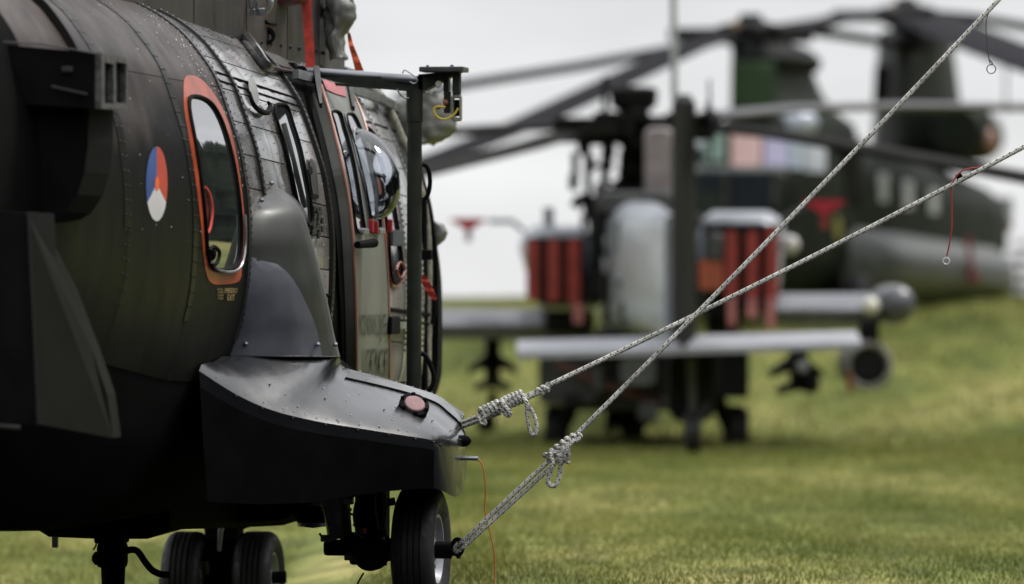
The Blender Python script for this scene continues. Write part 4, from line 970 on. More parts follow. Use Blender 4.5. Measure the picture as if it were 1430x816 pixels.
def rope(parts, nm, mm=None, seg=12):
    """parts: list of (points, radius) -> one object with braided UVs"""
    me = bpy.data.meshes.new(nm); bm = bmesh.new(); uvl = bm.loops.layers.uv.new("UVMap")
    for pts, r in parts:
        pts = [Vector(p) for p in pts]; prev = None; L = 0; rings = []; Ls = []
        for i, p in enumerate(pts):
            tg = (pts[min(i+1, len(pts)-1)]-pts[max(i-1, 0)]).normalized()
            if prev is None: prev = tg.orthogonal().normalized()
            nn = (prev-tg*prev.dot(tg)).normalized(); prev = nn; bb = tg.cross(nn)
            if i: L += (p-pts[i-1]).length
            rings.append([bm.verts.new(p+(nn*math.cos(2*math.pi*k/seg)+bb*math.sin(2*math.pi*k/seg))*r) for k in range(seg)]); Ls.append(L)
        for i in range(len(pts)-1):
            for k in range(seg):
                f = bm.faces.new((rings[i][k], rings[i][(k+1) % seg], rings[i+1][(k+1) % seg], rings[i+1][k])); f.smooth = True
                for lp_, (l_, a_) in zip(f.loops, ((Ls[i], k), (Ls[i], k+1), (Ls[i+1], k+1), (Ls[i+1], k))): lp_[uvl].uv = (l_, a_/seg)
        bm.faces.new(rings[0][::-1]); bm.faces.new(rings[-1])
    bm.to_mesh(me); bm.free(); me.materials.append(mm or rope_m)
    o = bpy.data.objects.new(nm, me); COL.objects.link(o); return o
RY = 31.35
def PR(px, py, d=0.0): return P(px, py, RY+d)
def straight(a, b_, n=24, sag=0.0): return [a.lerp(b_, k/n)-Vector((0, 0, sag*4*(k/n)*(1-k/n))) for k in range(n+1)]
def coil(a, b_, turns, R, ph=0, n=14, squash=1.0):
    ax = (b_-a); d = ax.normalized(); n1 = Vector((0, 1, 0)); n2 = d.cross(n1).normalized(); N_ = int(turns*n)
    return [a+ax*(k/N_)+(n1*math.cos(2*math.pi*k/n+ph)+n2*math.sin(2*math.pi*k/n+ph)*squash)*R for k in range(N_+1)]
r0 = .0125
def sm3(pts, n=5): return [Vector(p) for p in cr_open(pts, n)]
# lower rope: shackle on the wheel -> knots -> blade (out of the frame)
kA = [(straight(PR(641, 761), PR(779, 632, -.01)), .0115), (straight(PR(643, 768), PR(783, 640, .02)), .0115),
      (straight(PR(800, 612), PR(1398, -4, .5), 60, .02), r0),
      (sm3([PR(641, 761), PR(635, 765, .01), PR(637, 771, .01), PR(643, 768)], 4), .0115),
      (coil(PR(764, 640), PR(782, 626), 2.4, .018, 1), .014), (sm3([PR(768, 632, -.03), PR(772, 648, -.05), PR(768, 660, -.03), PR(765, 672, -.02), PR(770, 679, -.02), PR(777, 676, -.02), PR(781, 664, -.02), PR(783, 648, -.03), PR(780, 634, -.04)]), .0125),
      (straight(PR(776, 634, -.01), PR(806, 611, -.01), 10), .017), (coil(PR(786, 620), PR(806, 609), 2.6, .015, 2), .013),
      (sm3([PR(806, 606, -.02), PR(811, 609, -.02), PR(806, 615, -.03), PR(797, 620, -.04), PR(790, 634, -.04), PR(786, 645, -.03), PR(783, 641, -.03), PR(788, 626, -.03)]), .011),
      (sm3([PR(792, 624, -.03), PR(795, 634, -.04), PR(791, 644, -.03), PR(796, 647, -.03)]), .009)]
o = rope(kA, "tie_down_rope"); tag(o, "steep braided rope from the main wheel to the top right, knotted low down", "rope", "blade tie-down ropes")
kB = [(straight(PR(640, 592, .25), PR(706, 568, .0)), .012), (straight(PR(640, 598, .25), PR(700, 576, .02)), .012),
      (straight(PR(690, 570), PR(768, 541), 12), .013), (straight(PR(760, 541), PR(1434, 203, .6), 60, .02), r0),
      (coil(PR(672, 578), PR(701, 565), 5.2, .026, 0), .0125), (coil(PR(703, 564), PR(731, 553), 5.4, .026, 2), .0125),
      (sm3([PR(699, 560, -.04), PR(705, 568, -.05), PR(712, 577, -.05), PR(708, 580, -.04), PR(701, 570, -.04)]), .013),
      (sm3([PR(668, 582, -.02), PR(673, 592, -.03), PR(678, 591, -.03), PR(676, 583, -.03), PR(684, 578, -.02)]), .010),
      (straight(PR(731, 558, -.01), PR(757, 547, -.01), 10), .0125), (coil(PR(752, 548), PR(767, 540), 2.2, .014, 1), .0125),
      (sm3([PR(730, 556, -.03), PR(735, 562, -.04), PR(736, 575, -.03), PR(738, 592, -.03), PR(742, 606, -.03), PR(748, 605, -.03), PR(749, 592, -.03), PR(745, 578, -.03), PR(738, 566, -.03), PR(732, 560, -.03)]), .0105)]
o = rope(kB, "tie_down_rope"); tag(o, "shallower braided rope with two coiled hitches leaving the sponson tip for the right edge", "rope", "blade tie-down ropes")
thin = mat("thin_dark_wire", (.05, .05, .05), .5); redcord = mat("red_cord", (.30, .025, .025), .6)
e = thing("wire_streamer", "thin dark wire with a small ring hanging from the steep rope, top right", "streamer", PR(1381, 20, .48))
def RL(o_, pts, r, nm, mm): # tube in world coordinates parented to thing at a location
    m = M(); m.tube([Vector(p)-o_.location for p in pts], r, 6); return m.build(nm, mm, o_)
def ring(o_, c, R, r, nm, mm, tilt=0):
    m = M(); m.tube([c-o_.location+Vector((math.cos(k*math.pi/12)*R, math.sin(k*math.pi/12)*R*tilt, math.sin(k*math.pi/12)*R)) for k in range(24)], r, 6, closed=True); return m.build(nm, mm, o_)
RL(e, sm3([PR(1381, 16, .48), PR(1377, 32, .48), PR(1378, 60, .48), PR(1381, 82, .48), PR(1383, 90, .48)]), .0025, "wire", thin)
RL(e, sm3([PR(1381, 83, .47), PR(1386, 89, .47), PR(1384, 91, .47)]), .003, "crimp", thin); ring(e, PR(1384.3, 96.5, .48), .0235, .003, "ring", steel)
e = thing("cord_streamer", "red cord with a pale ring hanging from black tape on the shallow rope", "streamer", PR(1345, 242, .53))
RL(e, sm3([PR(1368, 234, .5), PR(1352, 236, .5), PR(1342, 240, .5), PR(1333, 250, .5), PR(1329, 262, .5), PR(1329, 290, .5), PR(1329, 320, .5), PR(1325, 345, .5), PR(1322, 358, .5)]), .004, "cord", redcord)
m = M(); m.tube([PR(1336, 249, .53)-e.location, PR(1343, 244.5, .53)-e.location], .017, 10); m.build("tape", black, e)
ring(e, PR(1321.5, 365, .5), .017, .0042, "ring", mat("pale_ring", (.5, .5, .48), .4))
e = thing("grounding_wire", "thin orange wire looping down from the probe on the sponson tip", "wire", PR(668, 640.5))
RL(e, sm3([PR(667, 641), PR(673, 648), PR(677, 665), PR(678, 690), PR(677, 712), PR(683, 738), PR(690, 770), PR(691, 795), PR(689, 830), PR(686, 852)]), .0035, "wire_run", mat("orange_wire_sheath", (.50, .14, .03), .5))
# ================================================================== attack helicopter seen from astern
C2 = Frame((1.62, 66.0, -.05), 0.0)
apa = thing("attack_helicopter", "grey attack helicopter seen from astern in the middle distance, red plugs in its exhausts", "helicopter", C2.o, 0)
def A(px, py, Y=68.0): return C2.D(px, py, Y)
lgrey = mat("pale_weathered_grey", (.27, .29, .32), .4, .18, nscale=3, rvar=.1, coat=.25)
mgrey = mat("mid_drab_grey", (.05, .052, .05), .5, .3, nscale=2, rvar=.1, spec=.3)
dgrey = mat("dark_drab", (.008, .008, .008), .6, .35, nscale=3, spec=.12)
mastm = mat("dark_mast_paint", (.011, .011, .009), .75, .3, nscale=2, spec=.05)
plug = mat("red_foam_plug", (.26, .03, .022), .7, .2, nscale=5)
redcov = mat("crimson_cover", (.38, .012, .03), .6, .15)
pinkst = mat("faded_pink_grey", (.20, .17, .17), .5, .2)
bladem = mat("rotor_blade_grey", (.018, .018, .021), .8, .2, spec=.05)
def ringbox(px0, py0, px1, py1, Y, r=.25, n=5, ix=0):
    """rounded rectangle ring in a plane Y, in pixel terms"""
    out_ = []; w_, h_ = px1-px0, py1-py0; rad = min(w_, h_)*r
    for cx_, cy_, a0 in ((px1-rad, py0+rad, 0), (px0+rad, py0+rad, 90), (px0+rad, py1-rad, 180), (px1-rad, py1-rad, 270)):
        for k in range(n+1):
            a = math.radians(a0+90*k/n); out_.append(A(cx_+rad*math.cos(a), cy_-rad*math.sin(a), Y))
    return out_
def rb(m, px0, py0, px1, py1, Y0, Y1, r=.25, grow_=0.0, sm=True):
    m.loft([ringbox(px0+3, py0+3, px1-3, py1-3, Y0-.04, r), ringbox(px0, py0, px1, py1, Y0, r), ringbox(px0-grow_, py0-grow_, px1+grow_, py1+grow_, Y1, r)], sm=sm); return m
# fuselage and tail boom: light grey, tapering towards the camera
m = M(); m.loft([ringbox(928, 300, 968, 478, 60.3, .3), ringbox(892, 296, 958, 470, 62, .4), ringbox(862, 290, 940, 466, 64.0, .4), ringbox(848, 276, 938, 466, 66.5, .35), ringbox(836, 290, 946, 475, 69.5, .3), ringbox(840, 330, 940, 480, 73, .3)])
m.build("tail_boom", lgrey, apa)
m = M(); rb(m, 900, 178, 940, 290, 66, 68.5, .3); m.build("mast_fairing", pinkst, apa)
m = M(); rb(m, 838, 268, 940, 300, 65.5, 70, .3); rb(m, 830, 255, 850, 300, 66, 67, .3); m.build("upper_deck", mgrey, apa)
for nm_, mm_2, c_, d_ in (("dark_side_strip", dgrey, (836, 350, 65.6), (.08, .4, .9)), ("dark_side_strip", dgrey, (846, 420, 64.2), (.07, .3, .5)), ("boom_panel", mgrey, (888, 440, 63.4), (.34, .1, .28)), ("boom_panel", mat("boom_panel_grey", (.13, .14, .15), .4), (878, 330, 63.9), (.3, .1, .35)), ("boom_step", mgrey, (866, 395, 63.6), (.1, .12, .06)), ("boom_antenna", dgrey, (900, 308, 64), (.06, .25, .22))):
    m = M(); m.bbox(A(*c_), d_, .03); m.build(nm_, mm_2, apa)
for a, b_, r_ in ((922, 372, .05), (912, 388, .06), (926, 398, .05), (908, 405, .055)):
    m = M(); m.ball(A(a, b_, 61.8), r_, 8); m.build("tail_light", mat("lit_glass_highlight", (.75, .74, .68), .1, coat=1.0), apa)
for a in (815, 826, 948, 975):
    m = M(); m.tube([A(a, 300, 67), A(a+4, 430, 67.2)], .035, 6); m.build("fairing_edge", mgrey, apa)
# vertical fin, tail rotor
m = M(); m.loft([[A(x_, y_, Y_) for x_, Y_ in ((938.5, 60), (955, 59.2), (971.5, 60), (971, 60.9), (955, 61.6), (939, 60.9))] for y_ in (142, 300, 486)]); m.build("vertical_fin", mastm, apa)
m = M(); m.tube([A(955, 132, 60), A(955, 150, 60)], [.07, .13], 12); m.build("fin_cap", mgrey, apa)
m = M(); m.tube([A(955, 168, 60), A(1004, 168, 60)], .06, 10); m.tube([A(985, 160, 59.9), A(1000, 176, 59.9)], .09, 8); m.build("tail_rotor_hub", mastm, apa)
for a0 in (20, 75, 200, 255):
    m = M(); c0 = A(992, 168, 60); d0 = Vector((0, math.cos(math.radians(a0)), math.sin(math.radians(a0))*.25)); m.loft([[c0+d0*r_+Vector((o1, 0, o2)) for o1, o2 in ((-.012, -.1), (.012, -.1), (.012, .1), (-.012, .1))] for r_ in (.1, 1.3)], sm=False); m.build("tail_rotor_blade", bladem, apa)
# stabilator
m = M(); ch = [(59.3, .0, .01), (59.35, .015, .03), (59.9, .065, .05), (60.35, .10, .04), (60.5, .105, .0)]
def stab(px_): 
    t_ = []
    for Y_, z_, th in ch: t_.append(C2.loc(P(px_, 494-14*(px_-722)/481, 59.3))*1+Vector((0, Y_-59.3, z_+th/2)))
    for Y_, z_, th in ch[::-1]: t_.append(C2.loc(P(px_, 494-14*(px_-722)/481, 59.3))+Vector((0, Y_-59.3, z_-th/2-.05)))
    return t_
m.loft([stab(x_) for x_ in (722, 730, 960, 1195, 1203)]); m.build("stabilator", mat("stabilator_pale_grey", (.24, .245, .265), .5, .12, nscale=2), apa)
m = M(); rb(m, 932, 484, 1000, 590, 60.2, 61.4, .35); m.build("tail_wheel_yoke", dgrey, apa)
m = M(); m.tube([A(965, 500, 60), A(967, 560, 60), A(967, 590, 60)], [.05, .04, .04], 10); m.tube([A(990, 560, 60.2), A(967, 605, 60)], .03, 8); m.build("tail_wheel_leg", mgrey, apa)
m = M(); m.lathe(A(967, 604, 60), (1, 0, 0), [(-.06, 0), (-.07, .1), (-.08, .17), (-.05, .2), (.05, .2), (.08, .17), (.07, .1), (.06, 0)], 24); m.build("tail_wheel", rubber, apa)
m = M(); m.lathe(A(967, 604, 60), (1, 0, 0), [(.065, 0), (.085, .02), (.085, .1), (.065, .11)], 16); m.build("tail_wheel_hub", mgrey, apa)
# main wheels and legs
for px_, side in ((777, -1), (1027, 1)):
    m = M(); m.lathe(A(px_, 600, 68), (1, side*.06, 0), [(-.1, 0), (-.12, .16), (-.13, .24), (-.09, .275), (.09, .275), (.13, .24), (.12, .16), (.1, 0)], 28); m.build("main_wheel", rubber, apa)
    m = M(); q_ = A(px_-side*12, 598, 68); q2 = A(px_-side*30, 555, 67.5); m.tube([q_, q2, A(px_-side*42, 520, 67.5)], [.06, .07, .08], 10); m.tube([A(px_, 600, 68), q_], .05, 8); m.build("main_leg", dgrey, apa)
# belly, avionics bays, gun
m = M(); rb(m, 752, 490, 835, 565, 67, 70, .12); m.build("avionics_bay", mgrey, apa, label="port avionics bay")
m = M(); rb(m, 995, 488, 1046, 556, 66.8, 70, .1); m.build("avionics_bay", dgrey, apa, label="starboard avionics bay")
m = M(); rb(m, 790, 470, 1000, 574, 67.2, 71, .2); m.build("belly", mgrey, apa)
m = M(); m.loft([ringbox(830, 440, 950, 560, 70, .3), ringbox(840, 440, 940, 550, 74, .4), ringbox(865, 450, 915, 530, 76.5, .4)]); m.build("nose", mgrey, apa)
m = M(); rb(m, 866, 498, 918, 540, 66.5, 67.1, .3); m.build("belly_fairing", mat("belly_fairing_grey", (.12, .125, .13), .5), apa)
m = M(); m.tube([A(778, 508, 66.9), A(850, 540, 66.9), A(925, 562, 66.9)], .05, 8); m.build("stain_band", mat("faded_red_band", (.17, .075, .07), .6), apa)
m = M(); m.loft([ringbox(845, 570, 912, 592, 70, .3), ringbox(850, 575, 905, 600, 70.6, .3)]); m.loft([ringbox(866, 590, 900, 612, 70, .4), ringbox(868, 590, 898, 616, 70.8, .4)]); m.tube([A(852, 575, 70), A(849, 604, 70)], .05, 8); m.tube([A(885, 600, 70), A(886, 606, 68.6)], .035, 8); m.build("chain_gun", dgrey, apa)
# engines with exhaust suppressors and red plugs
def nacelle(x0, x1, y0, y1, strips, side):
    e = bpy.data.objects.new("engine_nacelle", None); COL.objects.link(e); e.parent = apa
    m = M(); k_ = 24*side
    rA = lambda Y_, g_: [A(a+g_*s1_, b_, Y_) for a, b_, s1_ in NP]
    NP = [(x0, y0+34, -1), (x0+6, y0+14, -1), (x0+24, y0+2, 0), (x1-24, y0+2, 0), (x1-6, y0+12, 1), (x1, y0+30, 1), (x1-(2 if side < 0 else 6), y1-50, 1), (x1-(4 if side < 0 else 14), y1, 0), (x0+(30 if side < 0 else 10), y1, 0), (x0+(14 if side < 0 else 4), y1-40, -1)]
    cx_, cy_ = (x0+x1)/2, (y0+y1)/2
    shr = lambda q_, Y_: [A(cx_+(a-cx_)*q_, cy_+(b_-cy_)*q_, Y_) for a, b_, s_ in NP]
    m.loft([shr(.80, 66.2), shr(.90, 66.3), shr(.97, 66.7), shr(1.0, 67.3), shr(1.0, 68.3), shr(.8, 70.2)], sm=True); m.build("cowl", lgrey, e)
    m = M(); m.loft([[A(a, b_, Y_) for a, b_ in ((x0+10, y0+20), (x1-10, y0+20), (x1-12, y1-6), (x0+(26 if side < 0 else 12), y1-6))] for Y_ in (66.18, 66.32)], sm=False); m.build("exhaust_opening", dgrey, e)
    for a0, a1, b0, b1 in strips:
        m = M(); m.loft([ringbox(a0, b0, a1, b1, Y_, .3) for Y_ in (66.05, 66.2)]); m.build("exhaust_plug", plug, e)
    return e
e = nacelle(724, 828, 312, 430, ((735, 752, 334, 420), (764, 781, 334, 421), (792, 810, 334, 424)), -1)
m = M(); m.loft([ringbox(800, 424, 815, 452, Y_, .3) for Y_ in (66.0, 66.1)]); m.build("plug_streamer", mat("faded_pink_streamer", (.40, .14, .14), .7), e)
e = nacelle(972, 1096, 293, 445, ((1013, 1030, 322, 420), (1042, 1059, 322, 420), (1070, 1087, 318, 422)), 1)
for a0, a1, b0, b1 in ((1016, 1028, 415, 456), (1043, 1058, 415, 444), (1070, 1083, 415, 458)):
    m = M(); m.loft([ringbox(a0, b0, a1, b1, Y_, .3) for Y_ in (65.95, 66.05)]); m.build("plug_streamer", MATS["faded_pink_streamer"], e)
m = M(); m.loft([ringbox(976, 362, 1010, 405, Y_, .2) for Y_ in (66.0, 66.12)]); m.build("orange_panel", mat("orange_red_panel", (.33, .07, .03), .6, .2), e)
m = M(); rb(m, 815, 380, 848, 424, 66, 68, .1); m.build("cooling_duct", dgrey, apa)
m = M(); rb(m, 985, 325, 1010, 365, 66.0, 66.3, .3); m.build("cooling_duct", mgrey, apa)
m = M(); m.ball(A(1103, 342, 66.5), .11, 10); m.build("side_light", mat("white_lamp_glass", (.6, .57, .55), .3), apa)
# stub wings
def wing(x0, x1, y0, y1):
    m = M(); m.loft([[A(x_, y1-3, 66.9), A(x_, (y0+y1)/2, 66.8), A(x_, y0+3, 67.2), A(x_, y0, 67.8), A(x_, y1-8, 68.4), A(x_, y1, 67.6)] for x_ in (x0, x0+5, x1-5, x1)]); return m.build("stub_wing", mat("stub_wing_grey", (.13, .135, .15), .38, .2, coat=.2), apa)
wing(560, 830, 432, 476); wing(985, 1230, 410, 456)
m = M(); m.bbox(A(792, 450, 66.6), (.5, .3, .24), .06); m.bbox(A(1010, 455, 66.6), (.35, .3, .3), .06); m.build("wing_root_gear", dgrey, apa, kind='stuff')
# stores: missile racks, rocket pods, wing tip pods
def rack(px_, py_, s_=1):
    e = bpy.data.objects.new("missile_rack", None); COL.objects.link(e); e.parent = apa
    m = M(); m.bbox(A(px_, py_-8, 67.6), (.17, .8, .62), .03); m.build("pylon", dgrey, e)
    for dx in (-1, 1):
        m = M(); m.prism([A(px_, py_-20, 67.2), A(px_+dx*34, py_+6, 67.2), A(px_+dx*36, py_+16, 67.2), A(px_+dx*16, py_+8, 67.2), A(px_, py_+8, 67.2)], (0, 1.1, 0)); m.build("upper_rail", dgrey, e)
        m = M(); m.prism([A(px_, py_+22, 67.2), A(px_+dx*24, py_+30, 67.2), A(px_+dx*26, py_+40, 67.2), A(px_, py_+34, 67.2)], (0, 1.1, 0)); m.build("lower_rail", dgrey, e)
    return e
rack(1115, 512); rack(688, 508)
for px_, py_, w_, h_ in ((870, 482, .5, .1), (905, 575, .22, .2), (930, 520, .2, .5), (1000, 520, .12, .5), (800, 560, .2, .16), (945, 560, .3, .14), (835, 530, .1, .3)):
    m = M(); m.bbox(A(px_, py_, 66.6), (w_, .3, h_), .04); m.build("belly_fitting", mgrey if px_ % 2 else dgrey, apa)
for a, b_, c_, d_ in ((795, 545, 782, 600), (1005, 545, 1020, 595), (940, 500, 958, 590), (985, 500, 972, 600), (850, 560, 900, 560)):
    m = M(); m.tube([A(a, b_, 67.4), A(c_, d_, 67.6)], .04, 6); m.build("gear_brace", dgrey, apa)
m = M(); m.ball(A(1120, 512, 67.0), .08, 10); m.build("rack_sensor", mat("grey_sensor_glass", (.35, .36, .38), .3), apa)
m = M(); m.tube([A(1132, 520, 67.0), A(1135, 545, 67)], .09, 8); m.build("rack_fitting", dgrey, apa)
m = M(); m.tube([A(688, 545, 67.4), A(686, 600, 67.4)], .05, 8); m.ball(A(678, 590, 67.4), .12, 8); m.build("hanging_launcher_end", dgrey, apa)
e = bpy.data.objects.new("rocket_pod", None); COL.objects.link(e); e.parent = apa
m = M(); c0 = A(1213, 511, 66.6); m.lathe(c0, (0, 1, 0), [(.0, .20), (-.03, .235), (0, .265), (.1, .275), (1.5, .27), (1.7, .1), (1.75, 0)], 32); m.build("pod_body", mat("pod_cream_grey", (.22, .21, .19), .5, .4, nscale=14), e)
m = M(); m.lathe(c0, (0, 1, 0), [(.02, .205), (-.01, .19), (-.012, 0)], 6, sm=False); m.build("tube_face", dgrey, e)
for k in range(12):
    a = k*math.pi/6; m = M(); m.ball(c0+Vector((math.cos(a)*.235, -.03, math.sin(a)*.235)), .03, 6); m.build("pod_lug", MATS["pod_cream_grey"], e)
m = M(); m.bbox(A(1213, 470, 67), (.2, .6, .3), .04); m.build("pylon", dgrey, e)
m = M(); m.tube([A(1186, 520, 66.4), A(1189, 548, 66.4)], .04, 6); m.build("pod_streamer", mat("brown_red_streamer", (.16, .05, .02), .7), e)
m = M(); m.lathe(A(1251, 426, 66.5), (0, 1, 0), [(-.16, 0), (-.14, .09), (-.08, .17), (0, .21), (.1, .22), (1.4, .22), (1.7, .06), (1.7, 0)], 28); m.build("wing_tip_pod", mat("tip_pod_grey", (.055, .058, .068), .3, .2, coat=.4), apa)
m = M(); m.ball(A(1216, 428, 66.4), .10, 10); m.build("tip_light", mat("white_tip_light", (.62, .6, .5), .3), apa)
# rotor head and blades
m = M(); m.lathe(A(885, 205, 67), (0, 0, 1), [(-.6, .17), (-.2, .12), (.0, .14), (.08, .3), (.26, .34), (.32, .2), (.38, .16), (.45, .25), (.62, .27), (.66, .2), (.66, 0)], 24); m.build("rotor_hub", mastm, apa)
for nm_, c_, d_ in (("blade_grip", (830, 182, 67), (.9, .35, .28)), ("blade_grip", (928, 176, 67), (.75, .3, .22)), ("grip_end", (792, 182, 67), (.25, .3, .14)), ("grip_end", (985, 178, 66), (.3, .3, .14)), ("deck_plate", (880, 266, 66.5), (.5, .4, .08)), ("damper", (918, 200, 66.5), (.12, .2, .3))):
    m = M(); m.bbox(A(*c_), d_, .03); m.build(nm_, mastm, apa)
for k, (a, b_, c_, d_, r_) in enumerate([(845, 106, 845, 200, .035), (846, 200, 842, 330, .05), (820, 185, 822, 290, .04), (905, 180, 905, 280, .05), (868, 210, 866, 275, .025), (822, 232, 845, 232, .03), (884, 205, 884, 275, .07), (862, 240, 905, 236, .03), (832, 300, 838, 360, .07)]):
    m = M(); m.tube([A(a, b_, 66.8), A(c_, d_, 66.8)], r_, 8); m.build("pitch_rod", mastm, apa)
rnd = random.Random(5)
for k in range(34):
    a, b_ = rnd.uniform(800, 935), rnd.uniform(168, 282); L_ = rnd.uniform(8, 40); th = rnd.choice((0, 0, 1.57, 1.4, .5, 2.4))
    m = M(); m.tube([A(a, b_, 66.4+rnd.random()*.9), A(a+math.cos(th)*L_, b_+math.sin(th)*L_, 66.6+rnd.random()*.6)], rnd.uniform(.025, .06), 6); m.build("hub_linkage", mastm, apa)
for k in range(16):
    m = M(); m.bbox(A(rnd.uniform(795, 1000), rnd.uniform(165, 195), 66.6), (rnd.uniform(.12, .3), .2, rnd.uniform(.1, .26)), .03); m.build("hub_bearing", mastm, apa)
m = M(); m.tube([A(a, b_, 66.5) for a, b_ in ((802, 290), (808, 280), (818, 276), (830, 282), (836, 292))], .06, 8); m.build("deck_hook", mastm, apa)
m = M(); m.tube([A(940, -30, 60), A(942, 140, 60)], .035, 8); m.build("whip_antenna", mat("pale_antenna", (.33, .34, .36), .5), apa)
m = M(); m.tube([A(766, 290, 67), A(766, 320, 67)], .06, 8); m.build("deck_antenna", lgrey, apa)
def blade(pts, wd, th, nm, mm, parent, fr):
    m = M(); rings = []
    for px_, py_, Y_ in pts:
        c = fr.loc(P(px_, py_, Y_)); rings.append(c)
    rr_ = []
    for i, c in enumerate(rings):
        tg = (rings[min(i+1, len(rings)-1)]-rings[max(i-1, 0)]).normalized(); s_ = tg.cross(Vector((0, 0, 1))).normalized(); up = s_.cross(tg)
        rr_.append([c+s_*a*wd+up*b_*th for a, b_ in ((-.5, 0), (-.3, .5), (.1, .6), (.45, .3), (.5, 0), (.4, -.4), (-.2, -.4))])
    m.loft(rr_); return m.build(nm, mm, parent)
blade([(786, 190, 66.8), (745, 203, 66.2), (600, 239, 64), (430, 285, 62), (250, 340, 60.5)], .50, .10, "rotor_blade", mastm, apa, C2)
blade([(985, 178, 66.5), (1080, 187, 65.8), (1200, 207, 64.8), (1430, 248, 63), (1640, 290, 61)], .50, .11, "rotor_blade", mastm, apa, C2)
blade([(960, 165, 67), (1100, 153, 69), (1260, 149, 71), (1430, 151, 73), (1520, 154, 74)], .5, .10, "rotor_blade", mat("far_blade_grey", (.06, .06, .063), .5, spec=.2), apa, C2)
blade([(800, 176, 67), (700, 180, 69), (640, 184, 71), (500, 196, 74)], .5, .10, "rotor_blade", bladem, apa, C2)
# red covers on the air data booms (loose, slipped over the probes)
def trico(cx_, cy_, hw, hh, Y_, lab):
    e = thing("probe_cover", lab, "cover", P(cx_, cy_, Y_))
    m = M(); m.loft([[P(cx_+a, cy_+b_, Y_+d_)-e.location for a, b_ in ((-hw, -hh*.5), (-hw*.5, -hh*.62), (hw*.5, -hh*.62), (hw, -hh*.5), (hw*.45, hh*.2), (hw*.08, hh*.7), (-hw*.08, hh*.7), (-hw*.45, hh*.2))] for d_ in (0, .16)]); m.build("hood", redcov, e)
    m = M(); m.tube([P(cx_, cy_+hh*.5, Y_+.08)-e.location, P(cx_, cy_+hh*1.9, Y_+.08)-e.location], .035, 6); m.build("tail_tape", pinkst if cx_ < 900 else plug, e)
trico(654, 313, 28, 13, 67.5, "crimson triangular probe cover on a thin boom, against the sky"); trico(1151, 289, 32, 16, 66, "crimson triangular probe cover in front of the tandem rotor helicopter's nose")
m = M(); m.tube([A(682, 309, 67.5), A(715, 309, 67.5), A(732, 322, 67.5)], .03, 8); m.build("air_data_boom", lgrey, apa)
m = M(); m.tube([A(1120, 290, 66), A(1092, 305, 66.5)], .03, 8); m.build("air_data_boom", mgrey, apa)

# ================================================================== tandem rotor helicopter on the rise behind
T3 = math.radians(-17.0)
o3 = P(1045, 393, 90); o3.z = 1.05
C3 = Frame(o3, T3)
chi = thing("tandem_rotor_helicopter", "big green tandem rotor helicopter on the rise behind, coloured shades in its windscreen", "helicopter", o3, T3)
gdark = mat("tandem_dark_green", (.014, .018, .0135), .62, .35, nscale=.9, rvar=.08, spec=.08)
ggreen = mat("tandem_brighter_green", (.036, .062, .031), .6, .35, nscale=1.5, spec=.15)
# local: x right, y away from us (towards its tail); nose at y<0
zt0 = C3.D(1045, 165, 90).z; zb0 = C3.D(1045, 424, 90).z
def chsec(u, hw, zb, zt, r=.38):
    n = 6; o_ = []; w_, h_ = hw*2, zt-zb; rad = min(w_, h_)*r
    for cx_, cz_, a0 in ((hw-rad, zt-rad, 0), (-hw+rad, zt-rad, 90), (-hw+rad, zb+rad, 180), (hw-rad, zb+rad, 270)):
        for k in range(n+1):
            a = math.radians(a0+90*k/n); o_.append(Vector((cx_+rad*math.cos(a), u, cz_+rad*math.sin(a)-.05*(u+1)*max(0, min(1, (cz_+rad*math.sin(a)-zb0)/2.2)))))
    return o_
m = M(); m.loft([chsec(-2.9, .35, zb0+.75, zb0+1.35, .45), chsec(-2.6, .75, zb0+.45, zb0+1.75, .42), chsec(-2.0, 1.05, zb0+.15, zt0-.6, .4), chsec(-1.2, 1.18, zb0, zt0-.08, .38), chsec(0, 1.25, zb0, zt0, .34), chsec(10.5, 1.25, zb0, zt0-.02, .34), chsec(12.6, 1.15, zb0+.7, zt0-.1, .36), chsec(13.4, .95, zb0+1.1, zt0-.35, .4)])
m.build("fuselage", gdark, chi)
def CD(px, py, u): return C3.U(px, py, u)
def cpatch(x0, y0, x1, y1, u, nm, mm, th=.05, skew=0, parent=chi):
    m = M(); q_ = [CD(x0, y0, u), CD(x1, y0, u), CD(x1+skew, y1, u-.25), CD(x0+skew, y1, u-.25)]; m.prism(q_, (0, .06, 0)); return m.build(nm, mm, parent)
shade = lambda n_, c_: mat(n_, c_, .35, .1, coat=.4)
cpatch(966, 183, 983, 236, -1.75, "windscreen_pane", shade("pale_sky_glass", (.50, .55, .57)), skew=-1)
cpatch(985, 184, 1012, 236, -2.0, "windscreen_pane", shade("green_sunshade", (.22, .31, .26)), skew=-1)
cpatch(1021, 186, 1062, 232, -2.15, "windscreen_pane", shade("salmon_sunshade", (.52, .32, .295)))
cpatch(1067, 187, 1100, 234, -2.05, "windscreen_pane", shade("violet_sunshade", (.35, .325, .47)))
cpatch(1102, 187, 1120, 236, -1.85, "windscreen_pane", shade("blue_grey_glass", (.36, .42, .46)))
cpatch(1124, 192, 1152, 240, -1.3, "side_window", shade("pale_side_glass", (.42, .44, .45)))
m = M(); m.loft([[CD(a, b_, -2.75) for a, b_ in ((976, 240), (1082, 240), (1078, 288), (1040, 300), (985, 294))], [CD(a, b_, -1.6) for a, b_ in ((968, 236), (1095, 236), (1092, 300), (1040, 310), (972, 300))]], sm=False); m.build("nose_glazing", mat("dark_nose_glass", (.012, .015, .024), .2, .2), chi)
m = M(); m.tube([CD(1014, 242, -2.85), CD(1014, 285, -2.85)], .03, 6); m.build("nose_bar", mgrey, chi)
m = M(); m.tube([CD(965, 240, -2.4), CD(1095, 240, -2.4)], .09, 8); m.build("windscreen_sill", mat("sill_grey_green", (.12, .13, .12), .4), chi)
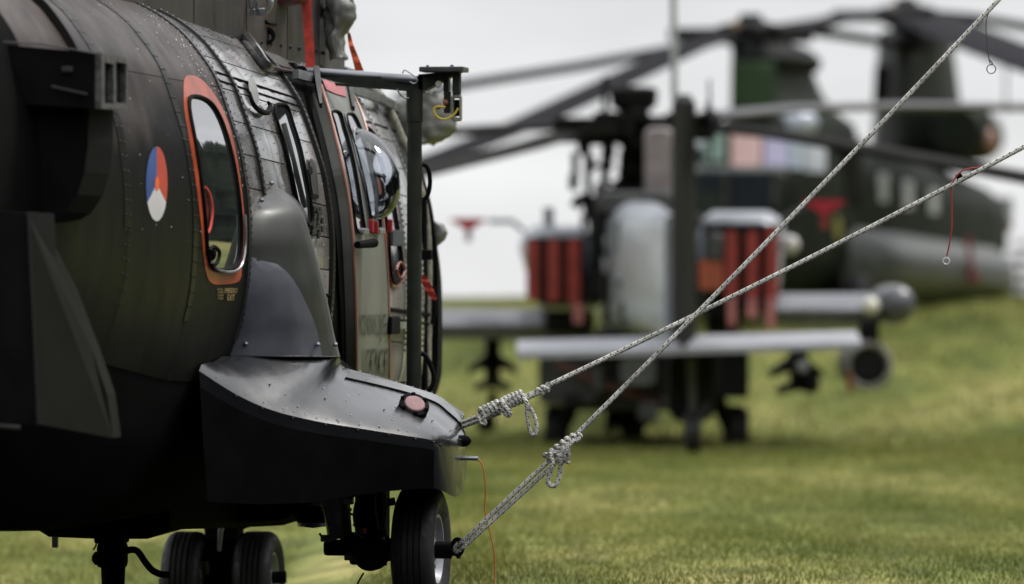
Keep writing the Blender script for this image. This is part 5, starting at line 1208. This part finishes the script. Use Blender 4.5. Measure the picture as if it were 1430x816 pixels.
# bright reflective roof window dome
m = M(); m.ball(CD(1104, 172, -.7), .42, 16, (1, .9, .62)); m.build("roof_window", shade("roof_glass", (.42, .46, .54)), chi)
# front pylon
def pyl(rows_, u0, nm, mm):
    m = M(); R_ = []
    for py_, x0, x1, ln in rows_:
        a, b_ = CD(x0, py_, u0), CD(x1, py_, u0); c = (a+b_)/2; r_ = (b_.x-a.x)/2
        R_.append([Vector((c.x+math.copysign(abs(math.cos(t_))**.7, math.cos(t_))*r_, c.y+ln*.5+math.sin(t_)*ln, c.z)) for t_ in [2*math.pi*k/20 for k in range(20)]])
    m.loft(R_); return m.build(nm, mm, chi)
pyl([(58, 1024, 1090, .9), (68, 1018, 1108, 1.3), (82, 1018, 1118, 1.5), (94, 1018, 1114, 1.45), (99, 1019, 1106, 1.35)], -.2, "pylon_cap", mat("pylon_cap_dark", (.013, .015, .014), .7, spec=.1))
pyl([(78, 1019, 1106, 1.3), (100, 1018, 1107, 1.4), (125, 1018, 1113, 1.6), (148, 1018, 1124, 1.8), (170, 1010, 1146, 2.3), (200, 1005, 1150, 2.5)], -.2, "front_pylon", gdark)
m = M(); m.loft([[CD(a, b_, -1.4) for a, b_ in ((1021, 88), (1082, 88), (1084, 150), (1020, 150))], [CD(a, b_, -.9) for a, b_ in ((1021, 86), (1082, 86), (1084, 150), (1020, 150))]], sm=False); m.build("pylon_door", ggreen, chi)
# aft pylon, engine
pyl([(44, 1226, 1306, 1.0), (56, 1222, 1310, 1.3), (100, 1220, 1310, 1.6), (160, 1217, 1312, 1.9), (230, 1210, 1315, 2.1)], 11.0, "aft_pylon", mat("aft_pylon_grey_green", (.028, .031, .028), .5, .25, nscale=1.2))
m = M(); m.loft([[CD(a, b_, 9.2) for a, b_ in ((1222, 92), (1243, 92), (1240, 140), (1219, 146))], [CD(a, b_, 9.5) for a, b_ in ((1222, 92), (1243, 92), (1240, 140), (1219, 146))]], sm=False); m.build("pylon_intake", black, chi)
m = M(); m.lathe(CD(1345, 186, 10.5), (.12, -1, 0), [(-3.0, .25), (-2.6, .42), (-1, .47), (.6, .45), (1.0, .38), (1.05, .0)], 24); m.build("engine", gdark, chi)
m = M(); m.lathe(CD(1300, 184, 10.3), (1, 0, 0), [(-.3, .46), (.5, .46), (.8, .44), (.95, .36), (1.0, .0)], 24); m.build("engine_cowl", gdark, chi)
m = M(); m.ball(CD(1381, 197, 10.2), .22, 12, (.6, 1, 1)); m.build("intake_plug", mat("pinkish_plug", (.30, .16, .12), .5, .2), chi)
m = M(); m.loft([[CD(a, b_, 10.0) for a, b_ in ((1250, 200), (1330, 200), (1325, 245), (1268, 240))], [CD(a, b_, 12.0) for a, b_ in ((1250, 200), (1330, 200), (1325, 245), (1268, 240))]]); m.build("engine_mount", gdark, chi)
# side sponson tank with its lit top, windows, door
x_ = 1.25
tank = M(); zz = C3.D(1200, 340, 92).z
tank.loft([[p-Vector((0, 0, .05*(u_+1)*max(0, min(1, (p.z-zb0)/2.2)))) for p in R0_] for u_, R0_ in [(u_, [Vector((x_-.1, u_, zb0-.02)), Vector((x_+.30*k_, u_, zb0+.02)), Vector((x_+.60*k_, u_, zb0+.35)), Vector((x_+.62*k_, u_, zb0+.65)), Vector((x_+.48*k_, u_, zb0+.95)), Vector((x_-.05, u_, zb0+1.25))]) for u_, k_ in ((1.0, .1), (1.6, .8), (2.4, 1), (9.5, 1), (10.4, .85), (11.2, .15))]])
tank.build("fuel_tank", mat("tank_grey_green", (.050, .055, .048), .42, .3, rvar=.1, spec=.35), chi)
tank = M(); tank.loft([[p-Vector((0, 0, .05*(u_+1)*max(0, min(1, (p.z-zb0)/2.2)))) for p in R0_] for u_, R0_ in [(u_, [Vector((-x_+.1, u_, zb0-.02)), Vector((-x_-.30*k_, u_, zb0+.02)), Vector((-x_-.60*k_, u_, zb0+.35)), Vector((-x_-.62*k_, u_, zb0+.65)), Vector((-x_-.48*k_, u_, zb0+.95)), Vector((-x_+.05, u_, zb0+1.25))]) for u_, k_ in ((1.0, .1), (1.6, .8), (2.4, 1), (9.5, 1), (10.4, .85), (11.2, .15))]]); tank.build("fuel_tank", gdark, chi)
def sidewin(u_, z_, w_, h_, nm="side_window", mm=None, xo=0):
    m = M(); m.bbox((x_+.005+xo, u_, z_), (.05, w_, h_), .02); m.build(nm, mm or shade("pale_side_glass", (.42, .44, .45)), chi)
def vpx(px, py): q_ = C3.V(px, py, x_); return q_.y, q_.z
for px_, py_, hh_ in ((1233, 262, .45), (1267, 272, .45), (1303, 282, .4)): u_, z_ = vpx(px_, py_); sidewin(u_, z_, .55, hh_)
u_, z_ = vpx(1192, 240); sidewin(u_, z_, .9, 1.0, "door_opening", black)
m = M(); m.bbox((x_-.2, 13.0, zt0-1.2), (.06, .4, .4), .1); m.build("tail_window", shade("pale_side_glass", (.42, .44, .45)), chi)
u_, z_ = vpx(1168, 320); m = M(); m.lathe((x_+.01, u_, z_), (1, 0, 0), [(0, .2), (.02, .2), (.02, 0)], 16); m.build("yellow_marking", mat("dim_yellow_marking", (.18, .16, .03), .5), chi)
# red tie-down straps low on the body, tail cone lamp
for a, b_, c_, d_ in ((1235, 396, 1300, 352), (1262, 388, 1330, 400), (1300, 398, 1368, 388), (1352, 330, 1358, 395)):
    m = M(); m.tube([CD(a, b_, 6.5), CD(c_, d_, 6.5)], .045, 6); m.build("red_strap", mat("dull_red_strap", (.20, .02, .02), .6), chi)
m = M(); m.bbox((x_-.35, 13.3, zb0+1.45), (.3, .5, .6), .1); m.build("ramp_hinge", mat("dark_red_brown", (.09, .02, .02), .5), chi)
for sx_, u_ in ((1.5, .9), (-1.5, .9), (1.5, 8.6), (-1.5, 8.6)):
    m = M(); gzz = ground_z(*C3.W((sx_, u_, 0)).xy)-o3.z; m.lathe((sx_-.15, u_, gzz+.33), (1, 0, 0), [(0, 0), (0, .3), (.05, .34), (.25, .34), (.3, .3), (.3, 0)], 20); m.tube([(sx_, u_, gzz+.33), (sx_*.85, u_, zb0+.2)], .08, 8); m.build("landing_wheel", rubber, chi)
# rotor heads
def head(px_, py_, u_, nm):
    c = CD(px_, py_, u_); m = M(); m.lathe(c, (0, 0, 1), [(-.5, .28), (-.2, .25), (-.1, .5), (.12, .5), (.2, .2), (.3, .15), (.3, 0)], 20); m.build(nm, dgrey, chi)
    for k in range(3):
        a = math.radians((185, 300, 60)[k]); m = M(); m.bbox(c+Vector((math.cos(a)*.75, math.sin(a)*.75, 0)), (.95, .22, .2), .05, Matrix.Rotation(a, 3, 'Z')); m.build("blade_root", dgrey, chi)
    m = M(); m.ball(c+Vector((-.1, -.5, .1)), .08, 8); m.build("hub_fitting", mat("brown_brass", (.16, .10, .04), .5), chi)
head(1048, 48, -.2, "front_rotor_head"); head(1265, 22, 11.2, "aft_rotor_head")
cb = mat("tandem_blade_dark", (.012, .012, .0145), .8, .2, spec=.05)
def cblade(pts, wd=.8, mm=cb): blade([(a, b_, y_) for a, b_, y_ in pts], wd, .14, "rotor_blade", mm, chi, C3)
cblade([(1030, 46, 90), (960, 68, 88), (860, 116, 85), (740, 172, 82), (640, 212, 80), (560, 240, 79)], .62)
cblade([(1210, 22, 101), (1080, 42, 97), (960, 66, 95), (820, 92, 93), (650, 119, 91), (560, 138, 90)], .38)
cblade([(1060, 42, 90), (1120, 40, 92), (1180, 24, 95), (1260, 18, 98)], .45)
cblade([(1060, 40, 90.5), (1130, 44, 94), (1210, 56, 98), (1300, 70, 101)], .45)
cblade([(1290, 20, 101), (1360, 26, 102), (1430, 38, 103), (1560, 60, 105)], .6)
cblade([(1285, 22, 101), (1330, 42, 97), (1380, 62, 93), (1440, 84, 89), (1520, 112, 85)], 1.25)
m = M(); m.tube([CD(1405, 80, 8), CD(1405, 160, 8)], .02, 6); m.build("blade_tie_line", mgrey, chi)
